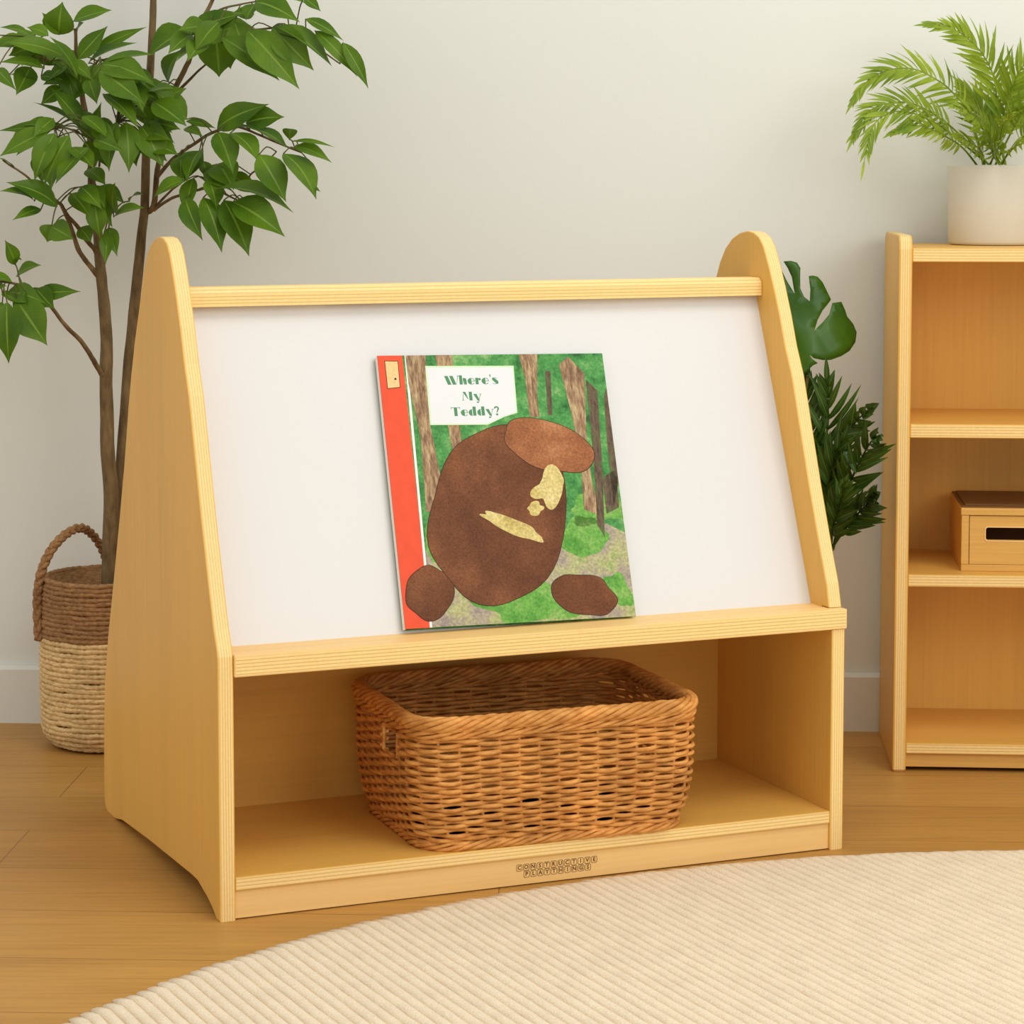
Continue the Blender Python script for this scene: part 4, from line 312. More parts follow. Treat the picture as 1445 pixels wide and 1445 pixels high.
# printed maker's mark on the kick board
def text_mesh(s, size, bold=0.0):
    cu = bpy.data.curves.new('t', 'FONT'); cu.body = s; cu.size = size; cu.align_x = 'CENTER'; cu.align_y = 'CENTER'; cu.offset = bold; cu.resolution_u = 2
    ob = bpy.data.objects.new('t', cu); COL.objects.link(ob); bpy.context.view_layer.update()
    me = bpy.data.meshes.new_from_object(ob.evaluated_get(bpy.context.evaluated_depsgraph_get()))
    bpy.data.objects.remove(ob); return me
def add_text(bm, s, size, x, z, y, bold=0.0, serif=False):
    me = text_mesh(s, size, bold); mt = Matrix(((1, 0, 0, x), (0, 0, 1, y), (0, 1, 0, z), (0, 0, 0, 1)))
    me.transform(mt); bm.from_mesh(me); bpy.data.meshes.remove(me)
bm = bmesh.new()
def tile(bm, x, z, s, ch, y):
    w, h, th, c_ = s*.44, s*.46, s*.06, s*.14
    out = [(-w+c_, -h), (w-c_, -h), (w, -h+c_), (w, h-c_), (w-c_, h), (-w+c_, h), (-w, h-c_), (-w, -h+c_)]
    vo = [bm.verts.new((x+p[0], y, z+p[1])) for p in out]; vi = [bm.verts.new((x+p[0]*(1-th/w), y, z+p[1]*(1-th/h))) for p in out]
    for i in range(8): bm.faces.new((vo[i], vo[(i+1) % 8], vi[(i+1) % 8], vi[i]))
    add_text(bm, ch, s*.78, x, z, y, s*.022)
for i, ch in enumerate('CONSTRUCTIVE'): tile(bm, .4155+i*.0100, .0249, .0100, ch, .0032)
for i, ch in enumerate('PLAYTHINGS'): tile(bm, .4262+i*.0100, .0153, .0100, ch, .0032)
link('printed_mark', bm, 'logo', kick)

# ------------------------------------------------------------------ picture book on the tray
BW, BH, BT = .336, .379, .012
org = Matrix.Translation((-.37223, 3.11626, 0)) @ Matrix.Rotation(YAW, 4, 'Z')
base = org @ (Vector((.2705, .059, .348))+E2*(-.0012)+NV*.0004)
xa = org.to_3x3() @ Vector((1, 0, 0)); ya = org.to_3x3() @ E2; za = xa.cross(ya)
tilt = math.radians(-1.05)
book = empty('picture_book', base, 0, 'green picture book with a red spine strip and forest cover, leaning on the white board', 'book')
R3 = Matrix((xa, ya, za)).transposed() @ Matrix.Rotation(tilt, 3, 'Z')
book.rotation_mode = 'XYZ'; book.rotation_euler = R3.to_euler('XYZ')
bm = bmesh.new(); box(bm, (.002, .003, .0015), (BW-.003, BH-.003, BT-.0016), 0); link('page_block', bm, 'paper', book)
bm = bmesh.new(); box(bm, (0, 0, 0), (BW, BH, .0015), .0005); link('back_cover', bm, 'wood_green', book)
bm = bmesh.new(); box(bm, (0, 0, .0015), (.0018, BH, BT-.0016), 0); link('spine', bm, 'white_ink', book)
# front cover: the boards, then the print in thin flat layers of one mesh
bm = bmesh.new(); box(bm, (0, 0, BT-.0016), (.036, BH, BT), 0, 0); box(bm, (.036, 0, BT-.0016), (BW, BH, BT), 0, 2)
def layer(pts, mi, lv_):
    vs = [bm.verts.new((min(max(p[0], .0001), BW-.0001), min(max(p[1], .0001), BH-.0001), BT+.00006*lv_)) for p in pts]
    es = [bm.edges.new((vs[i], vs[(i+1) % len(vs)])) for i in range(len(vs))]
    r = bmesh.ops.triangle_fill(bm, edges=es, use_beauty=True, normal=(0, 0, 1))
    for f in r['geom']:
        if isinstance(f, bmesh.types.BMFace):
            f.material_index = mi
            if f.normal.z < 0: f.normal_flip()
def blob(cx, cy, rx, ry, rot=0, n=40, wob=.05, seed=0):
    out = []
    for i in range(n):
        a = 2*PI*i/n; r = 1+wob*noise.noise(Vector((math.cos(a)*1.3+seed, math.sin(a)*1.3, seed*.7)))*2
        x, y = rx*math.cos(a)*r, ry*math.sin(a)*r
        out.append((cx+x*math.cos(rot)-y*math.sin(rot), cy+x*math.sin(rot)+y*math.cos(rot)))
    return out
CM = ['red', 'white_ink', 'wood_green', 'wood_trunk', 'wood_dark', 'wood_ground', 'wood_grass', 'stone_line', 'stone_brown', 'stone_light', 'stone_pale', 'tag', 'ink']
h = COVER['hinge']
layer([(0.0345, 0), (BW, 0), (BW, BH), (0.0392, BH)], 1, 1)
layer([(0.0378, 0), (BW, 0), (BW, BH), (0.0425, BH)], 2, 2)
layer([(.0378, 0), (BW, 0), (BW, .118), (.31, .132), (.27, .128), (.22, .10), (.15, .11), (.10, .10), (.0395, .105)], 5, 3)
layer(blob(.20, .030, .085, .030, .1, 40, .25, 3), 6, 4); layer(blob(.30, .150, .045, .022, 0, 30, .3, 5), 6, 4); layer(blob(.275, .115, .03, .025, .4, 30, .3, 6), 6, 4); layer(blob(.315, .035, .02, .025, .4, 30, .3, 8), 6, 4); layer(blob(.052, .12, .012, .03, 0, 30, .2, 9), 6, 4)
for t in COVER['trunks']: layer(t, 3, 5)
for t in COVER['dark']: layer(t, 4, 5)
def stone(cx, cy, rx, ry, rot, mi, lv_, seed, wob=.04):
    layer(blob(cx, cy, rx+.0009, ry+.0009, rot, 56, wob, seed), 7, lv_); layer(blob(cx, cy, rx, ry, rot, 56, wob, seed), mi, lv_+1)
stone(.040, .048, .031, .036, -.5, 8, 8, 2, .10); stone(.262, .034, .046, .028, -.25, 8, 8, 4, .10)
stone(.150, .152, .098, .128, -.42, 8, 10, 7, .06)
stone(.234, .248, .066, .036, -.36, 9, 12, 9, .09)
layer(blob(.228, .186, .023, .026, -.5, 60, .30, 12), 10, 15); layer(blob(.205, .157, .012, .008, .2, 40, .3, 17), 10, 15); layer(blob(.168, .134, .050, .010, -.42, 60, .28, 14), 10, 15)
tg = COVER['tag']; layer([(p[0]+(.0009 if i in (1, 2) else -.0009), p[1]+(.0009 if i > 1 else -.0009)) for i, p in enumerate(tg)], 7, 2); layer(tg, 11, 3); layer(blob(.0225, .3455, .0016, .0016), 12, 4)
cover = link('front_cover', bm, CM, book)
# title card with lettering
bm = bmesh.new()
def flat(bm, pts, z, mi=0):
    vs = [bm.verts.new((p[0], p[1], z)) for p in pts]
    es = []
    for i in range(len(vs)):
        e = bm.edges.get((vs[i], vs[(i+1) % len(vs)])) or bm.edges.new((vs[i], vs[(i+1) % len(vs)])); es.append(e)
    r = bmesh.ops.triangle_fill(bm, edges=es, use_beauty=True, normal=(0, 0, 1))
    for f in r['geom']:
        if isinstance(f, bmesh.types.BMFace):
            f.material_index = mi
            if f.normal.z < 0: f.normal_flip()
tc = [(.0655, .2790), (.1955, .2770), (.1985, .3622), (.0675, .3635)]
cut = [tc[0], (.150, .2777), (.176, .2885), (.1958, .2940), tc[2], tc[3]]
zc = BT+.00006*7
flat(bm, cut, zc, 1)
cx_, cy_ = sum(p[0] for p in cut)/6, sum(p[1] for p in cut)/6
flat(bm, [(cx_+(p[0]-cx_)*.968, cy_+(p[1]-cy_)*.95) for p in cut], zc+.00005, 0)
card = link('title_card', bm, ['title_card', 'title_edge'], cover)
def arc(cx, cy, rx, ry, a0, a1, n=14): return [(cx+rx*math.cos(math.radians(a0+(a1-a0)*i/n)), cy+ry*math.sin(math.radians(a0+(a1-a0)*i/n))) for i in range(n+1)]
def ring(cx, cy, rx, ry, a0, a1, th): return arc(cx, cy, rx, ry, a0, a1)+arc(cx, cy, rx-th, ry-th, a1, a0)
def rect(a, b_, c_, d_): return [(a, b_), (c_, b_), (c_, d_), (a, d_)]
GL = {  # fat stencil letters: thick stems, hairline joins, cap height 1
 'W': (1.45, [[(0, 1), (.36, 1), (.66, 0), (.30, 0)], [(.50, 1), (.86, 1), (1.16, 0), (.80, 0)], [(1.17, 0), (1.19, .02), (1.40, 1), (1.34, 1)], rect(1.27, .95, 1.5, 1)]),
 'h': (.82, [rect(.04, 0, .34, 1.05), [(.39, 0)]+[(.39, .58)]+arc(.52, .50, .24, .24, 120, 0)+[(.76, 0), (.48, 0), (.48, .5)]]),
 'e': (.80, [arc(.44, .36, .40, .38, 90, 270)+[(.44, -.02)], ring(.47, .36, .30, .37, 0, 88, .07), rect(.47, .33, .77, .39), ring(.47, .36, .30, .38, 272, 325, .07)]),
 'r': (.62, [rect(.04, 0, .34, .74), arc(.47, .58, .13, .14, 0, 360)[:-1]]),
 "'": (.26, [[(.08, 1.1), (.22, 1.1), (.17, .78), (.12, .78)]]),
 's': (.72, [[(.05, .62), (.12, .74), (.30, .70), (.66, .34), (.68, .12), (.58, 0), (.46, .04), (.08, .46)], ring(.34, .56, .28, .18, 20, 120, .05), ring(.36, .18, .30, .2, 200, 300, .05)]),
 'M': (1.12, [[(.06, 1), (.36, 1), (.62, .10), (.48, .25)], rect(.70, 0, 1.02, 1), [(.02, 0), (.08, 0), (.14, .78), (.10, .78)], rect(-.04, 0, .14, .04)]),
 'y': (.86, [[(.02, .74), (.36, .74), (.62, .0), (.42, -.06)], [(.50, -.10), (.54, -.10), (.78, .70), (.73, .70)], rect(.66, .69, .88, .74), arc(.40, -.22, .12, .08, 0, 360)[:-1], [(.42, -.29), (.5, -.2), (.56, 0), (.60, 0), (.54, -.22)]]),
 'T': (.94, [rect(.32, 0, .64, 1), rect(.02, .94, .30, 1), rect(.66, .94, .94, 1), [(.02, .94), (.02, .76), (.10, .94)], [(.94, .94), (.94, .76), (.86, .94)]]),
 'd': (.88, [arc(.40, .36, .36, .38, 90, 270), rect(.48, 0, .80, 1.05), rect(.40, .70, .5, .74)]),
 '?': (.62, [ring(.30, .78, .26, .27, 180, -60, .16), [(.27, .32), (.37, .32), (.48, .62), (.34, .60)], arc(.31, .10, .12, .12, 0, 360)[:-1]]),
}
bm = bmesh.new()
def write(s, x0, x1, y0, hgt):
    tot = sum(GL[c_][0] for c_ in s); k = (x1-x0)/tot; x = x0
    for c_ in s:
        adv, polys = GL[c_]
        for p in polys:
            q = [(x+a_*k, y0+b_*hgt) for a_, b_ in p]
            q = [p_ for i, p_ in enumerate(q) if math.dist(p_, q[i-1]) > 1e-6]
            flat(bm, q, zc+.00011)
        x += adv*k
write("Where's", .0935, .1735, .3360, .0126); write('My', .1170, .1455, .3130, .0124); write('Teddy?', .0980, .1700, .2910, .0124)
link('title_lettering', bm, 'title_ink', card)
def lean(o):
    for v_ in o.data.vertices: v_.co.x += .014*v_.co.y
    for c_ in o.children: lean(c_)
for c_ in book.children: lean(c_)

# ------------------------------------------------------------------ wicker basket in the bin
bsk = empty('wicker_basket', org @ Vector((.478, .141, .0564)), YAW-math.radians(2.2), 'orange-brown woven wicker basket standing in the open bottom bin', 'basket')
HB = .1775
def rr(hx, hy, r, n):
    """rounded rectangle sampled evenly by length, starting mid right side"""
    sx, sy = hx-r, hy-r; segs = [2*sy, PI*r/2, 2*sx, PI*r/2]*2; tot = sum(segs); out = []
    for i in range(n):
        d = tot*i/n; k = 0
        while d > segs[k]: d -= segs[k]; k += 1
        f = d/segs[k]
        if k == 0: p = (hx, -sy+d); nn = (1, 0)
        elif k == 2: p = (sx-d, hy); nn = (0, 1)
        elif k == 4: p = (-hx, sy-d); nn = (-1, 0)
        elif k == 6: p = (-sx+d, -hy); nn = (0, -1)
        else:
            cx, cy, a0 = {1: (sx, sy, 0), 3: (-sx, sy, 90), 5: (-sx, -sy, 180), 7: (sx, -sy, 270)}[k]
            a = math.radians(a0+90*f); nn = (math.cos(a), math.sin(a)); p = (cx+r*nn[0], cy+r*nn[1])
        out.append((Vector((p[0], p[1], 0)), Vector((nn[0], nn[1], 0))))
    return out
def ring_at(z, n):
    t = z/HB; bul = .011*math.sin(PI*min(t, 1)**.7)
    hx = .184+(.202-.184)*t+bul; hy = .134+(.156-.134)*t+bul*.8
    return rr(hx, hy, .050, n)
NS = 48; SUB = 6; NP = NS*SUB
slots = {}
def in_slot(i, z):
    a = (i/NP) % 1.0
    return .113 < z < .150 and (min(abs(a-SLC), 1-abs(a-SLC)) < SLW or min(abs(a-SRC), 1-abs(a-SRC)) < SLW)
SLC, SRC, SLW = .478+.035, .035, .020
SLC = .5+.108; SRC = .052; SLW = .023
bm = bmesh.new()
NR = 25
for r in range(NR):
    z = .010+r*(HB-.020-.010)/(NR-1)
    base_ring = ring_at(z, NP); ph = PI*(r % 2); jit = random.uniform(0, 100)
    pts = []; runs = []
    for i, (p, nn) in enumerate(base_ring):
        a = PI*(i/SUB)+ph
        off = .0036*math.cos(a)
        zz = z+.0009*math.sin(a*.5+r)+.0011*noise.noise(Vector((i*.06+jit, r*1.7, 0)))
        rad = .0032*(1+.16*noise.noise(Vector((i*.11+jit, r*2.1, 5))))
        pts.append((p+nn*off+Vector((0, 0, zz)), rad, in_slot(i, z)))
    if not any(q[2] for q in pts):
        tube(bm, [q[0] for q in pts], [q[1] for q in pts], 6, closed=True)
    else:
        st = next(i for i in range(NP) if pts[i][2] and not pts[(i+1) % NP][2]); cur = []
        for j in range(1, NP+1):
            q = pts[(st+j) % NP]
            if q[2]:
                if len(cur) > 2: tube(bm, [x[0] for x in cur], [x[1] for x in cur], 6)
                cur = []
            else: cur.append(q)
        if len(cur) > 2: tube(bm, [x[0] for x in cur], [x[1] for x in cur], 6)
link('woven_side', bm, 'wicker', bsk, True)
bm = bmesh.new()
for s in range(NS):
    i = int((s+.5)*SUB)
    zs_ = [.004+k*(HB-.012)/7 for k in range(8)]; run = []
    for z in zs_:
        p, nn = ring_at(z, NP)[i % NP]
        if in_slot(i, z):
            if len(run) > 1: tube(bm, run, .0023, 5)
            run = []
        else: run.append(p+Vector((0, 0, z)))
    if len(run) > 1: tube(bm, run, .0023, 5)
link('stakes', bm, 'wicker_dark', bsk, True)
bm = bmesh.new()
vs = [bm.verts.new((p.x, p.y, .006)) for p, nn in ring_at(0.0, 60)]; f = bm.faces.new(vs); bmesh.ops.solidify(bm, geom=[f], thickness=.003); link('base', bm, 'wicker_dark', bsk)
def braid(bm, z, R, strands, pitch_n, rs, n=360, squash=1.0, out=0.0, tilt_in=0):
    core = ring_at(min(z, HB), n)
    for s in range(strands):
        pts = []; rad = []
        for i, (p, nn) in enumerate(core):
            a = 2*PI*(i/n*pitch_n+s/strands)
            pts.append(p+nn*(R*math.cos(a)+out)+Vector((0, 0, z+R*squash*math.sin(a)+.0010*noise.noise(Vector((i*.05, s*3.1, z*40))))))
            rad.append(rs*(1+.15*noise.noise(Vector((i*.07, s*5.3, 2)))))
        tube(bm, pts, rad, 6, closed=True)
bm = bmesh.new(); braid(bm, HB-.004, .0074, 7, 11, .0037, squash=1.05, out=.001); braid(bm, HB-.017, .0042, 4, 14, .0030, out=.002); link('rim', bm, 'wicker', bsk, True)
bm = bmesh.new(); braid(bm, .006, .0048, 5, 12, .0030, out=.001); link('foot_border', bm, 'wicker', bsk, True)
for c0 in (SLC, SRC):
    bm = bmesh.new(); q = []
    for da, z in ((-SLW, .114), (-SLW, .149), (SLW, .149), (SLW, .114)):
        i = int(((c0+da) % 1)*NP); p, nn = ring_at(z, NP)[i]; q.append(p+nn*.001+Vector((0, 0, z)))
    for k in range(4):
        e0, e1 = q[k], q[(k+1) % 4]; tube(bm, [e0.lerp(e1, t/4) for t in range(5)], .0026, 6)
    link('handle_hole_frame', bm, 'wicker', bsk, True)

# ------------------------------------------------------------------ planter basket with fig tree
PC = Vector((-.677, 4.135, 0))
pb = empty('planter_basket', PC, 0, 'tall two-tone seagrass planter basket with brown rim and looped handle beside the display', 'plant basket')
def prof_r(z):
    if z < .035: return .087+.024*math.sin(PI/2*z/.035)
    return .111+.002*math.sin(PI*(z-.035)/.25)-.006*max(0, (z-.1)/.19)**1.5
def coil(bm, z0, z1, pitch):
    n = int(round((z1-z0)/pitch)); k = 150
    for r in range(n):
        z = z0+(r+.5)*(z1-z0)/n; jit = random.uniform(0, 50); tw = random.choice((54, 58, 62)); pts = []; rad = []
        for i in range(k):
            a = 2*PI*i/k
            R = prof_r(z)+.0012*noise.noise(Vector((math.cos(a)*5+jit, math.sin(a)*5, r)))
            zz = z+.0027*noise.noise(Vector((math.cos(a)*3.2, math.sin(a)*3.2+jit, r*.6)))
            pts.append(((R-.004)*math.cos(a), (R-.004)*math.sin(a), zz)); rad.append(.0050*(1+.13*math.sin(a*tw)+.15*noise.noise(Vector((a*9, r*3.3, jit)))))
        tube(bm, pts, rad, 6, closed=True)
bm = bmesh.new(); coil(bm, .004, .185, .0082); link('woven_body', bm, 'grass_pale', pb, True)
bm = bmesh.new(); coil(bm, .185, .284, .0078); link('rim_band', bm, 'grass_brown', pb, True)
bm = bmesh.new(); lathe(bm, [(.02, .012), (.082, .012), (.100, .04), (.1035, .15), (.099, .280), (.096, .280), (.098, .2)], 64); link('lining', bm, 'grass_brown', pb)
bm = bmesh.new(); lathe(bm, [(.001, .190), (.05, .200), (.0995, .196), (.0995, .19), (.001, .185)], 48); link('soil', bm, 'soil', pb)
hp = smooth_path([tuple(a-c_ for a, c_ in zip(p, PC)) for p in HANDLE], 8)
bm = bmesh.new()
nh = len(hp)
for s in range(3):
    pts = []
    for i, p in enumerate(hp):
        t = Vector(hp[min(i+1, nh-1)])-Vector(hp[max(i-1, 0)]); t.normalize(); sd = t.cross(Vector((0, 1, 0))).normalized(); up = sd.cross(t)
        a = 2*PI*(i/nh*8+s/3); pts.append(Vector(p)+sd*.0042*math.cos(a)+up*.0032*math.sin(2*a))
    tube(bm, pts, [.0046*(1-.35*max(0, i/nh-.45)) for i in range(nh)], 7)
link('handle', bm, 'grass_brown', pb, True)

tree = empty('fig_tree', (PC.x, PC.y, .2), 0, 'tall leafy indoor tree with two thin brown trunks growing in the seagrass basket', 'tree')
def inv(o): return Vector(o.location)
bm = bmesh.new(); TW = bmesh.new(); allpts = []
for k, br_ in enumerate(BRANCHES):
    sp = smooth_path(br_, 5); pts = [Vector(p[:3])-inv(tree) for p in sp]
    rad = [p[3]*(1+.10*noise.noise(Vector((i*.5, k*3.3, 0)))) for i, p in enumerate(sp)]
    pts = [p+Vector((noise.noise(Vector((i*.3, k, 1))), noise.noise(Vector((i*.3, k, 9))), 0))*.0012 for i, p in enumerate(pts)]
    tube(bm, pts, rad, 8); allpts += pts
link('trunk', bm, 'bark', tree, True)
HALF = [(.0, .03), (.06, .34), (.15, .66), (.27, .92), (.40, 1.0), (.53, .93), (.65, .74), (.75, .50), (.84, .27), (.92, .11), (1.0, .0)]
def leaf(bm, uvl, B, Tp, w, roll, arch=.10, fold=.28, prof=HALF, face=(0, -.72, .69), wav=.05):
    ax = (Tp-B); Ln = ax.length; ax.normalize(); n = Vector(face); n = (n-ax*n.dot(ax)).normalized()
    n = Matrix.Rotation(math.radians(roll), 3, ax) @ n; s = ax.cross(n).normalized(); ph = random.uniform(0, 6)
    prevr = None
    for t, hw in prof:
        c_ = B+ax*Ln*t+n*(arch*Ln*4*t*(1-t)*(1.2-.4*t)); r = []
        for u in (-1, -.5, 0, .5, 1):
            k = abs(u)*hw*w/2
            r.append((bm.verts.new(c_+s*(u*hw*w/2)+n*(k*fold+wav*w*.25*hw*u*math.sin(t*9+ph))), ((u+1)/2, t)))
        if prevr:
            for a, b_ in zip(range(4), range(1, 5)):
                f = bm.faces.new((prevr[a][0], prevr[b_][0], r[b_][0], r[a][0])); f.smooth = True
                for lp, uv in zip(f.loops, (prevr[a][1], prevr[b_][1], r[b_][1], r[a][1])): lp[uvl].uv = uv
        prevr = r
bm = bmesh.new(); uvl = bm.loops.layers.uv.new('UVMap'); tw = bmesh.new()
for (bx, by, bz, tx, ty, tz, w, roll) in LEAVES:
    B = Vector((bx, by, bz))-inv(tree); Tp = Vector((tx, ty, tz))-inv(tree)
    leaf(bm, uvl, B, Tp, w*1.22, roll, arch=random.uniform(.04, .13), fold=random.uniform(.15, .4))
    q = min(allpts, key=lambda p: (p-B).length)
    if .003 < (q-B).length < .14:
        mid = q.lerp(B, .55)+Vector((0, 0, .012*(q-B).length/.08)); tube(tw, smooth_path([tuple(q), tuple(mid), tuple(B)], 3), .0011, 5)
me_ = bpy.data.meshes.new('t'); tw.to_mesh(me_); tw.free(); n0 = len(bm.faces); bm.from_mesh(me_); bpy.data.meshes.remove(me_)
bm.faces.ensure_lookup_table()
for f in bm.faces[n0:]: f.material_index = 1
link('foliage', bm, ['leaf', 'twig'], tree, True)

# ------------------------------------------------------------------ bookshelf at the right
YB = -math.radians(4.0)
SO = Vector((.6065, 3.9215, 0))
bs = empty('low_bookcase', SO, YB, 'light maple plywood bookcase with three open tiers at the right edge', 'bookcase')
SWd, SD, ST = .78, .282, .0212
sp = [(.004, 0), (0, .004), (0, .833), (.0035, .845), (.011, .852), (.024, .8545), (SD-.02, .8545), (SD-.006, .849), (SD, .838), (SD, .004), (SD-.004, 0)]
for x0 in (0, SWd-ST):
    bm = bmesh.new(); prism(bm, sp, 'x', x0, x0+ST, .003, 0, 1); link('side_panel', bm, ['veneer_up', 'ply_x'], bs)
for nm, z0, z1 in (('top_board', .8129, .8349), ('shelf', .5357, .5578), ('shelf', .2985, .3181), ('bottom_shelf', .0296, .0468)):
    bm = bmesh.new(); box(bm, (ST, .003, z0), (SWd-ST, SD-.012, z1), .0014, 0, {'y': 1, 'z': 0}); link(nm, bm, ['veneer_along', 'ply_z'], bs)
bm = bmesh.new(); box(bm, (ST, .010, .0070), (SWd-ST, .026, .0294), .0006); link('kick_board', bm, 'box_wood', bs)
bm = bmesh.new(); box(bm, (ST, SD-.012, .0296), (SWd-ST, SD-.003, .8349), 0); link('back_panel', bm, 'veneer_up', bs)
Mb = Matrix.Translation(SO) @ Matrix.Rotation(YB, 4, 'Z')
# wooden storage box on the middle tier
bx = empty('storage_box', (.7173, 3.9560, .3182), -math.radians(5.2), 'small amber wooden box with a slot handle on the middle bookcase shelf', 'box')
BXW, BXD, BXH = .240, .20, .1017
bm = bmesh.new(); box(bm, (-.001, -.001, BXH-.0115), (BXW+.001, BXD, BXH), .0012)
link('lid', bm, 'box_wood', bx)
bm = bmesh.new(); box(bm, (.0005, .006, BXH), (BXW-.0005, BXD-.002, BXH+.0022), .0008); box(bm, (.006, .012, BXH+.0022), (BXW-.006, BXD-.012, BXH+.0045), .0008); link('lid_panel', bm, 'box_top_shaded', bx)['label'] = 'lid panel with shade painted into its brown'
bm = bmesh.new(); box(bm, (0, 0, 0), (BXW, BXD, .0108), .001); link('base', bm, 'box_wood', bx)
for x0 in (0, BXW-.0118):
    bm = bmesh.new(); box(bm, (x0, 0, .0112), (x0+.0118, BXD, BXH-.0120), .0008); link('side_board', bm, 'box_wood', bx)
bm = bmesh.new(); box(bm, (.0122, BXD-.01, .0112), (BXW-.0122, BXD, BXH-.0120), 0); link('back_board', bm, 'box_wood', bx)
# front board pierced by the slot
bm = bmesh.new()
def rrect(x0, z0, x1, z1, r, n=6):
    o_ = []
    for cx, cz, a0 in ((x1-r, z0+r, -90), (x1-r, z1-r, 0), (x0+r, z1-r, 90), (x0+r, z0+r, 180)):
        o_ += [(cx+r*math.cos(math.radians(a0+90*i/n)), cz+r*math.sin(math.radians(a0+90*i/n))) for i in range(n+1)]
    return o_
def pierced(bm, outer, hole, y0, y1, mi_hole=0):
    rings = []
    for y in (y0, y1):
        vo = [bm.verts.new((p[0], y, p[1])) for p in outer]; vi = [bm.verts.new((p[0], y, p[1])) for p in hole]
        es = [bm.edges.new((vo[i], vo[(i+1) % len(vo)])) for i in range(len(vo))]+[bm.edges.new((vi[i], vi[(i+1) % len(vi)])) for i in range(len(vi))]
        bmesh.ops.triangle_fill(bm, edges=es, use_beauty=True, normal=(0, -1 if y == y0 else 1, 0)); rings.append((vo, vi))
    for k in (0, 1):
        A, B_ = rings[0][k], rings[1][k]; n = len(A)
        for i in range(n): bm.faces.new((A[i], A[(i+1) % n], B_[(i+1) % n], B_[i]))
    bmesh.ops.recalc_face_normals(bm, faces=bm.faces[:])
hole = rrect(.0385, .0502, BXW-.0385, .0707, .004)
pierced(bm, [(.0130, .0114), (BXW-.0130, .0114), (BXW-.0130, BXH-.0126), (.0130, BXH-.0126)], hole, .0015, .0095)
fb = link('front_board', bm, 'box_wood', bx)
bm = bmesh.new(); pierced(bm, rrect(.0366, .0483, BXW-.0366, .0726, .0055), hole, .0005, .0018); link('slot_edge', bm, 'kick', fb)
bm = bmesh.new(); box(bm, (.014, .06, .0112), (BXW-.014, .064, BXH-.013), 0); link('slot_shade_sheet', bm, 'slot_shade', bx)  # added dark sheet, stands for the shade inside the box

# ------------------------------------------------------------------ palm in the white pot
PP = Vector((.790, 4.103, .8350))
pot = empty('plant_pot', PP, 0, 'round matte off-white flower pot standing on top of the bookcase', 'pot')
bm = bmesh.new(); lathe(bm, [(.001, 0), (.066, 0), (.0715, .0015), (.0745, .006), (.0775, .128), (.0772, .130), (.0735, .130), (.0725, .110), (.001, .108)], 96); link('vessel', bm, 'pot', pot)
bm = bmesh.new(); lathe(bm, [(.001, .1085), (.0722, .1085), (.0722, .116), (.04, .120), (.001, .121)], 40); link('soil', bm, 'soil', pot)
NARROW = [(.0, .35), (.12, .75), (.3, 1.0), (.5, .95), (.72, .62), (.88, .28), (1.0, .0)]
def frond(parent, name, data, mat, org_, root, stalk=.0016, face=(0, -.85, .5), a0=60, a1=46, kl=1.3, kw=.82, kn=1.3, t0=.34, zmin=-9):
    pts, ll, n, w, droop = data; ll *= kl; w *= kw; n = int(n*kn)
    pts = [Vector(p)-org_ for p in pts]
    if root is not None: pts[0] = root
    path = [Vector(p) for p in smooth_path([tuple(p) for p in pts], 10)]
    L_ = [0.0]
    for a, b_ in zip(path, path[1:]): L_.append(L_[-1]+(b_-a).length)
    def at(t):
        d = t*L_[-1]
        for i in range(1, len(L_)):
            if L_[i] >= d:
                f_ = (d-L_[i-1])/max(1e-9, L_[i]-L_[i-1]); return path[i-1].lerp(path[i], f_), (path[i]-path[i-1]).normalized()
        return path[-1], (path[-1]-path[-2]).normalized()
    bm = bmesh.new(); uvl = bm.loops.layers.uv.new('UVMap')
    tube(bm, path, [stalk*(1.15-.85*i/len(path)) for i in range(len(path))], 6)
    fc = Vector(face)
    for k in range(n):
        t = t0+(1-t0)*(k+.5)/n; p, tg_ = at(t)
        if p.z < zmin: continue
        nn = (fc-tg_*fc.dot(tg_)).normalized(); sd = tg_.cross(nn)
        prof = (.55+.45*math.sin(PI*min(1, (t-.15)/.8)))*(1.0-.35*max(0, t-.75)/.25)
        for sgn in (-1, 1):
            ang = math.radians(a0-a1*t+random.uniform(-5, 5))
            d = tg_*math.cos(ang)+sd*sgn*math.sin(ang)+nn*random.uniform(-.12, .22)
            l_ = ll*prof*random.uniform(.88, 1.12); tip = p+d.normalized()*l_+Vector((0, 0, -l_*.16))
            leaf(bm, uvl, p, tip, w*random.uniform(.85, 1.15), random.uniform(-30, 30), arch=.07, fold=.25, prof=NARROW, face=tuple(nn), wav=.0)
    p, tg_ = at(1.0); leaf(bm, uvl, p-tg_*.004, p+tg_*ll*.5+Vector((0, 0, -.006)), w*.9, 0, arch=.03, prof=NARROW, face=tuple((fc-tg_*fc.dot(tg_)).normalized()))
    return link(name, bm, mat, parent, True)
palm = empty('palm_plant', PP+Vector((0, 0, .118)), 0, 'bright green feathery palm growing in the off-white pot on the bookcase', 'palm')
for i, d in enumerate(PALM):
    a = 2*PI*i*.382; frond(palm, 'frond', d, 'palm', Vector(palm.location), Vector((.020*math.cos(a), .016*math.sin(a)-.004, -.004)), zmin=.030)

